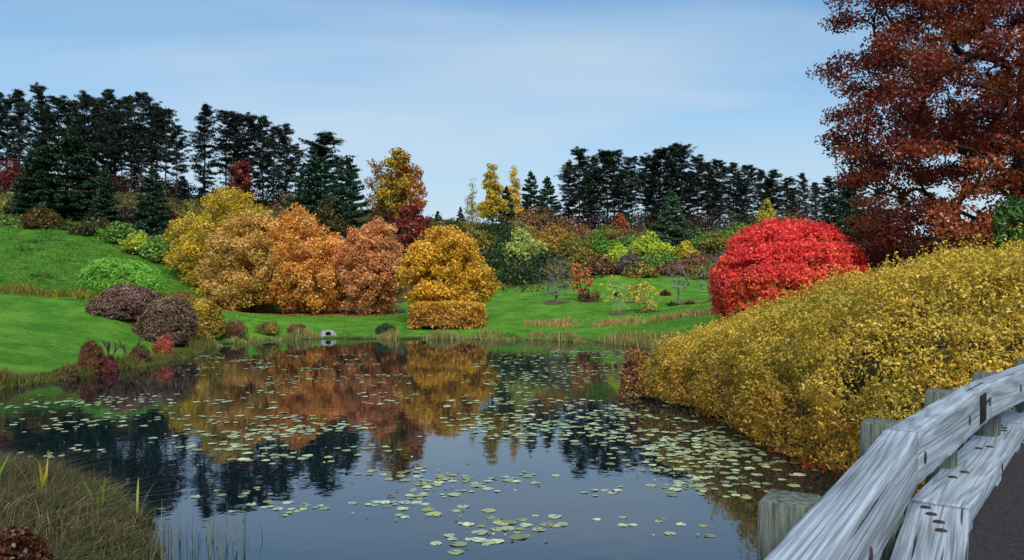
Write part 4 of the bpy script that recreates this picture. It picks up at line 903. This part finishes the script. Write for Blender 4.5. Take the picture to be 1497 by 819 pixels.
# ------------------------------------------------------------------ grasses and reeds
def blades(P, h, w, col, lean=.35, r=rng, wind=(0, 0), seg=2):
    n = len(P); h = np.broadcast_to(h, (n,))*r.uniform(.55, 1.25, n); w = np.broadcast_to(w, (n,))
    a = r.uniform(0, 2*np.pi, n); b_ = r.uniform(0, 2*np.pi, n)
    ld = np.c_[np.cos(b_), np.sin(b_), np.zeros(n)]*(np.abs(r.normal(0, lean, n))*h)[:, None]+np.c_[np.full(n, wind[0])*h, np.full(n, wind[1])*h, np.zeros(n)]
    s = np.c_[np.cos(a), np.sin(a), np.zeros(n)]*(w/2)[:, None]
    mid = P+ld*.35+np.c_[np.zeros(n), np.zeros(n), h*.6]; tip = P+ld+np.c_[np.zeros(n), np.zeros(n), h*(1-.25*np.minimum(np.linalg.norm(ld, axis=1)/h, 1))]
    if seg == 1:
        return np.stack([P-s, P+s, tip], 1).reshape(-1, 3), np.arange(n*3).reshape(n, 3), col
    V = np.stack([P-s, P+s, mid+s*.8, mid-s*.8, tip+s*.12, tip-s*.12], 1).reshape(-1, 3)
    b0 = np.arange(n)[:, None]*6
    Fq = np.concatenate([b0+np.array([[0, 1, 2, 3]]), b0+np.array([[3, 2, 4, 5]])])
    return V, Fq, np.concatenate([col, col])
def scatter_poly(poly, n, r=rng, inset=0.0):
    lo, hi = poly.min(0), poly.max(0); out = []; c_ = 0
    while c_ < n:
        q = r.uniform(lo, hi, (n*2, 2)); q = q[poly_sd(q[:, 0], q[:, 1], poly) < -inset]; out.append(q); c_ += len(q)
    return np.concatenate(out)[:n]
def grass_obj(name, xy, h, w, palette, label, lean=.35, zoff=-.03, minz=None, jit=.18, patch=None, seg=2, gap=None):
    if gap is not None:
        k = (wob(np.c_[xy, xy[:, :1]*0], gap[0], 7)+.5*wob(np.c_[xy, xy[:, :1]*0], gap[0]*2.7, 9)+rng.normal(0, .15, len(xy))) > gap[1]; xy = xy[k]; h = h[k] if np.ndim(h) else h
    z = zg(xy[:, 0], xy[:, 1])
    if minz is not None: k = z > minz; xy, z = xy[k], z[k]; h = h[k] if np.ndim(h) else h
    z = np.maximum(z, -.12)
    P = np.c_[xy, z+zoff]; col = pick(palette, len(P), jit)
    if patch is not None:
        s = smooth01((wob(P*np.array([1, 1, 0]), patch[0], 3)+.15)/.5)[:, None]; col = col*(1-s)+pick(patch[1], len(P), jit)*s
    V, Fq, c_ = blades(P, h, w, col, lean, seg=seg)
    o = obj(name, mesh(name, V, [Fq], c_), M_GRASS); tag(o, label, 'grass', kind='stuff'); return o
# mown lawn: short blades where the lawn is nearest
q = scatter_poly(LAWN1, 60000); q = q[(q[:, 0] > -34) & (q[:, 1] < 47)]
grass_obj('lawn_grass', q, .09, .035, pal((72, 140, 38), (56, 118, 32), (102, 162, 50), (120, 152, 56)), 'short bright green mown lawn grass on the rounded bank', minz=.1, lean=.7, seg=1, patch=(.5, pal((60, 124, 38), (84, 146, 48))))
q = scatter_poly(LAWN2, 60000); q = q[q[:, 1] < 74]
grass_obj('lawn_grass', q, .10, .06, pal((72, 140, 38), (56, 118, 32), (102, 162, 50), (120, 152, 56)), 'short bright green lawn grass beyond the water', minz=.1, lean=.7, seg=1, patch=(.5, pal((60, 124, 38), (84, 146, 48))))
# rough meadow on the slope
MEAD = np.array([(-23, 46.5), (-31, 47.5), (-62, 46), (-85, 90), (-70, 104), (-44, 88), (-33, 78), (-27, 66), (-22, 55)])
q = scatter_poly(MEAD, 60000); hh = .2+.34*np.clip(wob(np.c_[q, q[:, :1]*0], 1.3)+.6*wob(np.c_[q, q[:, :1]*0], 3.1, 2), -.2, 1)
grass_obj('meadow_grass', q, hh, .09, pal((66, 124, 38), (56, 104, 34), (90, 142, 46), (108, 126, 56)), 'rough tufted green grass of the sloping meadow', lean=.8, seg=1, patch=(.5, pal((40, 74, 28), (58, 92, 34), (92, 92, 52))))
MS = np.array([(-21.5, 45.2), (-30.5, 46.2), (-44, 45.6), (-60, 41), (-60, 43.5), (-44, 47.6), (-30.5, 48.4), (-22, 48)])
q = scatter_poly(MS, 9000); hh = .45+.4*np.clip(wob(np.c_[q, q[:, :1]*0], 1.4), -.8, 1)
grass_obj('tall_grass', q, hh, .05, pal((136, 122, 60), (112, 112, 54), (90, 100, 46), (150, 140, 50)), 'strip of tall yellowing grass between the lawn and the meadow', lean=.5, gap=(.9, -.3))
# reeds along the far shore
def along(pts, n, w):
    pts = np.array(pts, float); seg = np.linalg.norm(np.diff(pts, axis=0), axis=1); cs = np.r_[0, np.cumsum(seg)]; s = rng.uniform(0, cs[-1], n)
    q = np.c_[np.interp(s, cs, pts[:, 0]), np.interp(s, cs, pts[:, 1])]; k = np.clip(np.searchsorted(cs, s)-1, 0, len(seg)-1)
    d = unit(np.diff(pts, axis=0))[k]; return q+np.c_[-d[:, 1], d[:, 0]]*rng.uniform(-w, w, n)[:, None]
P_REED = pal((170, 148, 96), (146, 122, 82), (124, 126, 68), (186, 166, 114), (100, 122, 58), (88, 114, 52))
q = along([(-17.0, 44.5), (-16.6, 47.8), (-14.9, 51.2), (-12.9, 52.2)], 3200, .5); hh = .36+.34*np.clip(wob(np.c_[q, q[:, :1]*0], 1.6), -.8, 1)
grass_obj('shore_reeds', q, hh, .04, P_REED, 'low brown and green reeds on the far shore short of the culvert', lean=.4, gap=(1.4, -.15), patch=(.9, pal((70, 112, 46), (96, 120, 54))))
q = along([(-11.6, 52.3), (-6.6, 51.9), (-2.2, 51.4), (2.2, 50.3), (6.2, 47.6)], 6000, .7); hh = .32+.34*np.clip(wob(np.c_[q, q[:, :1]*0], 1.6), -.8, 1)
grass_obj('shore_reeds', q, hh, .04, P_REED, 'tall tan and green reeds along the far shore below the golden tree', lean=.35, gap=(1.3, -.2), patch=(.8, pal((76, 116, 46), (92, 130, 54), (110, 120, 58))))
q = along([(1.0, 57.5), (6, 57.0), (11, 56.2), (16, 54)], 6500, 1.0); hh = .42+.32*np.clip(wob(np.c_[q, q[:, :1]*0], 1.5), -.8, 1)
grass_obj('reed_strip', q, hh, .04, pal((192, 154, 100), (170, 126, 90), (150, 140, 80), (206, 176, 118), (120, 130, 66)), 'straight strip of brown reeds crossing the far lawn', lean=.4, gap=(1.2, -.25))
q = along([(6.2, 47.6), (9.3, 42), (8.9, 36), (7.3, 30), (5.6, 26)], 6000, .8)
grass_obj('shore_reeds', q, .7, .04, P_REED, 'brown reeds on the shore running behind the yellow shrub mass', lean=.3)
q = along([(-17.2, 23.5), (-16.6, 27), (-16.5, 29.5), (-15.8, 33), (-15.8, 37), (-16.5, 41), (-17.3, 44.5)], 8000, .4); hh = .34+.3*np.clip(wob(np.c_[q, q[:, :1]*0], 1.3), -.6, 1)
grass_obj('bank_grass', q, hh, .03, pal((82, 104, 44), (110, 100, 56), (66, 90, 40), (128, 108, 64)), 'uneven grass fringe where the lawn meets the water', lean=.4)
# near bank tussock
NB = np.array([(-3.8, 7.6), (-4.1, 9.2), (-4.9, 10.7), (-6.4, 12.6), (-9.5, 14.6), (-12, 14), (-11, 9), (-8, 6.0), (-4.6, 5.6)])
q = scatter_poly(NB, 34000); d = -poly_sd(q[:, 0], q[:, 1], NB); hh = (.30+.42*smooth01(d/1.2))*(1+.25*wob(np.c_[q, q[:, :1]*0], 1.6))
grass_obj('tussock_grass', q, hh*.54, .011, pal((104, 96, 70), (84, 82, 54), (66, 76, 40), (132, 122, 96), (56, 68, 36), (92, 82, 60)), 'matted dull brown and green grass on the near bank', lean=1.5, jit=.25, patch=(1.1, pal((54, 76, 34), (66, 84, 40), (84, 86, 50))))
q = np.c_[rng.uniform(-4.6, -3.2, 120), rng.uniform(8.4, 10.2, 120)]; q = q[poly_sd(q[:, 0], q[:, 1], POND) < .1]
grass_obj('water_rushes', q, .55, .012, pal((74, 92, 70), (96, 104, 74), (110, 110, 84)), 'thin upright rush stems standing in the water by the near bank', lean=.12)
q = scatter_poly(np.array([(-10, 0), (-4.2, 0), (-4.6, 6), (-8.5, 6.5), (-12, 9)]), 9000)
grass_obj('bank_grass', q, .45, .012, pal((98, 98, 58), (82, 92, 48)), 'dull grass on the bank beside the bridge', lean=.6)
# broad leaved iris clumps in the tussock
def iris(x, y, n, h, palette, label):
    z = zg1(x, y); root = tag(empty('iris_clump', (x, y, z)), label, 'plant')
    for k in range(n):
        a = rng.uniform(0, 6.28); ld = rng.uniform(.1, .5); hh = h*rng.uniform(.7, 1.1); s = np.linspace(0, 1, 6)[:, None]
        c = np.c_[math.cos(a)*(.04+ld*s**1.6*hh), math.sin(a)*(.04+ld*s**1.6*hh), hh*s*(1-.15*s)-.05]; wv = np.array([-math.sin(a), math.cos(a), 0])*(.016*np.sin(np.pi*(s*.85+.12)))
        V = np.concatenate([c-wv, c+wv]); i = np.arange(5)
        obj('leaf', mesh('leaf', V, [np.c_[i, i+1, i+7, i+6]], np.tile(pick(palette, 1), (5, 1))), M_GRASS, root)
iris(-6.6, 11.0, 9, .72, pal((170, 150, 54), (136, 134, 50)), 'yellowing iris leaves fanned above the near bank grass')
iris(-5.5, 10.4, 7, .68, pal((104, 126, 50), (84, 110, 44)), 'green iris leaves upright in the near bank grass')
iris(-7.6, 11.4, 6, .66, pal((120, 150, 54), (96, 126, 48)), 'green iris leaves behind the yellowing ones')
iris(-5.15, 10.7, 3, .6, pal((136, 146, 70), (116, 132, 58)), 'single pale iris blades leaning out toward the water')
shrub(22, 768, 150, 7.4, pal((84, 36, 28), (110, 54, 32), (60, 32, 30), (70, 70, 36)), 'dark red and orange leafy shrub at the foot of the near bank', n=2400, L=.06, W=.036, lobes=3, rough=.2)
# seed-head stalks at the lawn corner
for (x, y, h_, lab) in [(-16.2, 31.0, 1.35, 'dark drooping seed head stalks beside the red brown shrub'), (-15.9, 32.6, 1.3, 'dark upright seed head stalks between the bank shrubs')]:
    root = tag(empty('seed_stalks', (x, y, zg1(x, y))), lab, 'plant')
    for k in range(6):
        bx, by = rng.normal(0, .18, 2); lx_, ly_ = rng.normal(0, .2, 2); hh = h_*rng.uniform(.7, 1.05); s = np.linspace(0, 1, 6)[:, None]
        pts = np.c_[bx+lx_*s**2, by+ly_*s**2, hh*s-.05]; v, f = tube_geo([(pts, np.array([.014, .012, .011, .01, .03, .035]))], 5)
        obj('stalk', mesh('stalk', v, [f]), M_STEM, root)
# low growth covering the wooded slope
SL = np.array([(-60, 84), (-45, 92), (-30, 82), (-20, 80), (-9, 87), (0, 80), (6, 82), (12, 90), (30, 92), (42, 78), (62, 70), (80, 120), (40, 124), (0, 126), (-40, 128), (-90, 128), (-95, 110), (-75, 100)])
q = scatter_poly(SL, 26000); z = zg(q[:, 0], q[:, 1]); P = np.c_[q, z+np.abs(rng.normal(0, .35, len(q)))*(1+.8*wob(np.c_[q, z], .5))]
cl_ = pick(pal((92, 92, 42), (78, 92, 40), (112, 86, 50), (96, 70, 46), (66, 80, 38), (120, 116, 50)), len(P), .2)
V, Fq, c_ = leaf_geo(P, .42, .28, cl_, up=.6)
tag(obj('undergrowth', mesh('undergrowth', V, [Fq], c_), M_LEAF), 'mixed olive and brown undergrowth covering the wooded slope', 'undergrowth', kind='stuff')
# fallen leaves under the feature trees
q = np.c_[rng.uniform(-30, -10, 5000), rng.normal(68.6, 1.6, 5000)]; P = np.c_[q, zg(q[:, 0], q[:, 1])+.07]
V, Fq, c_ = leaf_geo(P, .2, .14, pick(pal((170, 116, 70), (140, 90, 56), (190, 140, 84)), len(P)), up=3)
tag(obj('fallen_leaves', mesh('fallen_leaves', V, [Fq], c_), M_LEAF), 'fallen brown leaves on the ground under the row of orange trees', 'leaves', kind='stuff')

q = np.r_[scatter_poly(LAWN1, 1500), scatter_poly(LAWN2, 2500)]; P = np.c_[q, zg(q[:, 0], q[:, 1])+.06]
V, Fq, c_ = leaf_geo(P, .12, .08, pick(pal((170, 136, 70), (150, 110, 56), (190, 170, 90)), len(P)), up=3)
tag(obj('fallen_leaves', mesh('fallen_leaves', V, [Fq], c_), M_LEAF), 'thinly scattered fallen leaves on the mown lawns', 'leaves', kind='stuff')

# ------------------------------------------------------------------ culvert
cx, cy = (481-CU)/F*52.4, 52.4
root = tag(empty('culvert_outlet', (cx, cy, -.02), math.radians(24)), 'pale concrete culvert outlet with sloping wings at the far waterline', 'culvert')
k = 24; a = np.arange(k)/k*2*np.pi; hw, hh, rr, cz = .62, .92, .25, .5
tilt = np.array([0, math.sin(math.radians(38)), math.cos(math.radians(38))]); nrm_ = np.array([0, -tilt[2], tilt[1]])
inner = np.c_[np.cos(a)*rr, cz+np.sin(a)*rr*1.25]; dd = inner-np.array([0, cz]); sc_ = np.minimum(hw/np.maximum(np.abs(dd[:, 0]), 1e-6), np.where(dd[:, 1] > 0, (hh+.12-cz), cz+.35)/np.maximum(np.abs(dd[:, 1]), 1e-6))
outer = np.array([0, cz])+dd*sc_[:, None]; V = []
for off in (.0, -.16):
    for arr in (inner, outer): V += [tuple(np.array([q[0], 0, 0])+tilt*q[1]+nrm_*off) for q in arr]
i = np.arange(k); j = (i+1) % k
obj('headwall', mesh('headwall', V, [np.c_[i, i+k, j+k, j], np.c_[i+2*k, j+2*k, j+3*k, i+3*k], np.c_[i+k, i+3*k, j+3*k, j+k], np.c_[i, j, j+2*k, i+2*k]]), M_CONC, root)
for s_ in (-1, 1):
    W = []
    for x_ in (s_*(hw+.01), s_*(hw+.12)): W += [(x_, -.35, -.3), (x_, -.35, .02), (x_, .46, .66), (x_, .9, .66), (x_, .9, -.3)]
    obj('wing_wall', mesh('wing_wall', W, [[(0, 1, 2, 3, 4), (9, 8, 7, 6, 5)], [(1, 6, 7, 2), (2, 7, 8, 3), (0, 5, 6, 1), (3, 8, 9, 4)]]), M_CONC, root)
pv, pf = tube_geo([(np.array([[0, .22, .42], [0, .8, .42], [0, 1.8, .42]]), np.full(3, rr+.03))], 16)
obj('pipe', mesh('pipe', pv, [pf, (np.arange(16)+32)[None]], smooth=True), M_DARK, root)
root.scale = (.66, .66, .66)
# ------------------------------------------------------------------ lily pads
m, t, out = new_mat('lily_pad')
p = N(t, 'ShaderNodeBsdfPrincipled'); p.inputs['Roughness'].default_value = .38; p.inputs['Specular IOR Level'].default_value = .5
oi = N(t, 'ShaderNodeObjectInfo'); at_ = N(t, 'ShaderNodeAttribute', attribute_name='tint')
hsv = N(t, 'ShaderNodeHueSaturation'); mr = N(t, 'ShaderNodeMapRange'); t.links.new(oi.outputs['Random'], mr.inputs['Value']); mr.inputs['To Min'].default_value = .55; mr.inputs['To Max'].default_value = 1.15
t.links.new(mr.outputs[0], hsv.inputs['Value']); t.links.new(at_.outputs['Color'], hsv.inputs['Color'])
nn = N(t, 'ShaderNodeTexNoise'); nn.inputs['Scale'].default_value = 14; tcx = N(t, 'ShaderNodeTexCoord'); t.links.new(tcx.outputs['Object'], nn.inputs['Vector'])
rr_ = N(t, 'ShaderNodeMapRange'); t.links.new(nn.outputs['Fac'], rr_.inputs['Value']); rr_.inputs['From Min'].default_value = .56; rr_.inputs['From Max'].default_value = .7
mxc = N(t, 'ShaderNodeMix', data_type='RGBA'); t.links.new(rr_.outputs[0], mxc.inputs['Factor']); t.links.new(hsv.outputs[0], mxc.inputs[6]); mxc.inputs[7].default_value = (.2, .15, .05, 1)
t.links.new(mxc.outputs[2], p.inputs['Base Color']); t.links.new(p.outputs[0], out.inputs[0])
M_PAD = m
def pad_geo(r0, rz, tx, ty, seed, k=14):
    gap = .22; a = np.linspace(gap, 2*np.pi-gap, k)+rz
    rad = r0*(1+.05*np.sin(3*a+seed)+.03*np.sin(5*a+2*seed))
    x, y = np.cos(a)*rad, np.sin(a)*rad
    curl = .012*np.maximum(0, np.sin(2*a+seed))**2*(r0/.14)
    V = np.r_[[(0, 0, .0)], np.c_[x*.8, y*.8, np.zeros(k)], np.c_[x, y, curl]]
    V[:, 2] += .008+V[:, 0]*tx+V[:, 1]*ty+np.hypot(V[:, 0], V[:, 1])*(abs(tx)+abs(ty))
    i = np.arange(k-1)
    return V, [np.c_[np.zeros(k-1, int), i+1, i+2], np.c_[i+1, i+1+k, i+2+k, i+2]]
LR = np.random.default_rng(31)
pads = []
def region(n, upoly, cl=.7, size=(.09, .16)):
    """clusters of pads over a patch of the pond, given by its outline as seen on the water"""
    poly = np.array([(at(u, v, 3648/(v-HV))[0], 3648/(v-HV)) for (u, v) in upoly]); seeds = scatter_poly(poly, max(3, n//11), LR)
    c_ = 0
    while c_ < n:
        s = seeds[LR.integers(len(seeds))]; q = s+LR.normal(0, 1, 2)*np.array([cl, cl*.6])
        if poly_sd(q[:1], q[1:], POND)[0] > -.35: c_ += 0.3; continue
        r0 = LR.uniform(*size)
        if all((q[0]-p_[0])**2+(q[1]-p_[1])**2 > ((r0+p_[2])*.55)**2 for p_ in pads[-900:]): pads.append((q[0], q[1], r0))
        c_ += 1
region(330, [(280, 520), (500, 512), (600, 560), (480, 650), (300, 640), (270, 580)], 0.55, (0.05, 0.115))
region(190, [(300, 600), (560, 615), (590, 680), (430, 700), (280, 660)], 0.5, (0.06, 0.12))
region(150, [(20, 585), (260, 560), (280, 660), (200, 720), (60, 660)], 0.9, (0.05, 0.1))
region(420, [(700, 520), (900, 506), (915, 560), (860, 600), (720, 600), (670, 570)], 0.8, (0.06, 0.125))
region(560, [(690, 610), (900, 590), (1060, 630), (1180, 690), (1040, 710), (860, 690), (700, 640)], 0.65, (0.05, 0.115))
region(90, [(960, 640), (1150, 690), (1100, 740), (1000, 720)], 0.5, (0.05, 0.12))
region(70, [(560, 690), (760, 690), (900, 700), (880, 730), (560, 720)], 0.35, (0.04, 0.11))
region(52, [(640, 735), (880, 735), (900, 815), (660, 815)], 0.38, (0.04, 0.12))
region(34, [(400, 730), (640, 720), (640, 815), (420, 810)], 0.22, (0.03, 0.1))
region(18, [(880, 700), (1080, 720), (1060, 810), (900, 800)], 0.3, (0.03, 0.09))
region(20, [(250, 720), (400, 720), (420, 810), (280, 800)], 0.3, (0.03, 0.1))
pads = np.array(pads)
vis = pads[:, 2]/pads[:, 1]**1.5
order = np.argsort(-vis)
P_PAD = pal((150, 172, 128), (134, 160, 118), (168, 184, 142), (156, 166, 96), (116, 144, 108), (176, 184, 152), (128, 128, 74))
protos = []
for k in range(10):
    V, Fc = pad_geo(1.0, 0, 0, 0, k*1.3); V[:, 2] = V[:, 2]*.8
    V[:, 2] = .05+np.maximum(0, V[:, 2]-.008)
    protos.append(mesh('lily_pad', V, Fc, np.tile(pick(P_PAD, 1, .08), (26, 1)), smooth=True)); protos[-1].materials.append(M_PAD)
for i in order[:290]:
    o = bpy.data.objects.new('lily_pad', protos[LR.integers(10)]); COL.objects.link(o)
    x, y, r0 = pads[i]; o.location = (x, y, 0.0); o.rotation_euler = (LR.normal(0, .01), LR.normal(0, .01), LR.uniform(0, 6.28)); o.scale = (r0, r0*LR.uniform(.85, 1), r0)
    tag(o, 'pale green round lily pad floating on the open pond', 'lily pad', 'lily pads on the pond')
Vs, Ts, Qs, Cs1, Cs2 = [], [], [], [], []; b0 = 0
for i in order[290:]:
    x, y, r0 = pads[i]; V, Fc = pad_geo(r0, LR.uniform(0, 6.28), LR.normal(0, .015), LR.normal(0, .015), LR.uniform(0, 6), 10)
    Vs.append(V+np.array([x, y, 0])); Ts.append(Fc[0]+b0); Qs.append(Fc[1]+b0); b0 += len(V); c_ = pick(P_PAD, 1, .15); Cs1.append(np.tile(c_, (9, 1))); Cs2.append(np.tile(c_, (9, 1)))
o = obj('lily_pad_carpet', mesh('lily_pad_carpet', np.concatenate(Vs), [np.concatenate(Ts), np.concatenate(Qs)], np.concatenate(Cs1+Cs2), smooth=True), M_PAD)
tag(o, 'carpet of small lily pads covering the farther water', 'lily pads', kind='stuff')
# leaf flecks drifting among the pads
k = LR.integers(0, len(pads), 700); q = pads[k, :2]+LR.normal(0, .5, (700, 2)); q = q[poly_sd(q[:, 0], q[:, 1], POND) < -.3]
P = np.c_[q, np.full(len(q), .022)]; V, Fq, c_ = leaf_geo(P, .07, .05, pick(pal((170, 160, 120), (120, 92, 50), (190, 170, 90), (200, 196, 170), (70, 52, 36)), len(P)), up=6, fold=.1)
tag(obj('floating_leaves', mesh('floating_leaves', V, [Fq], c_), M_LEAF), 'scattered small fallen leaves drifting on the water', 'leaves', kind='stuff')
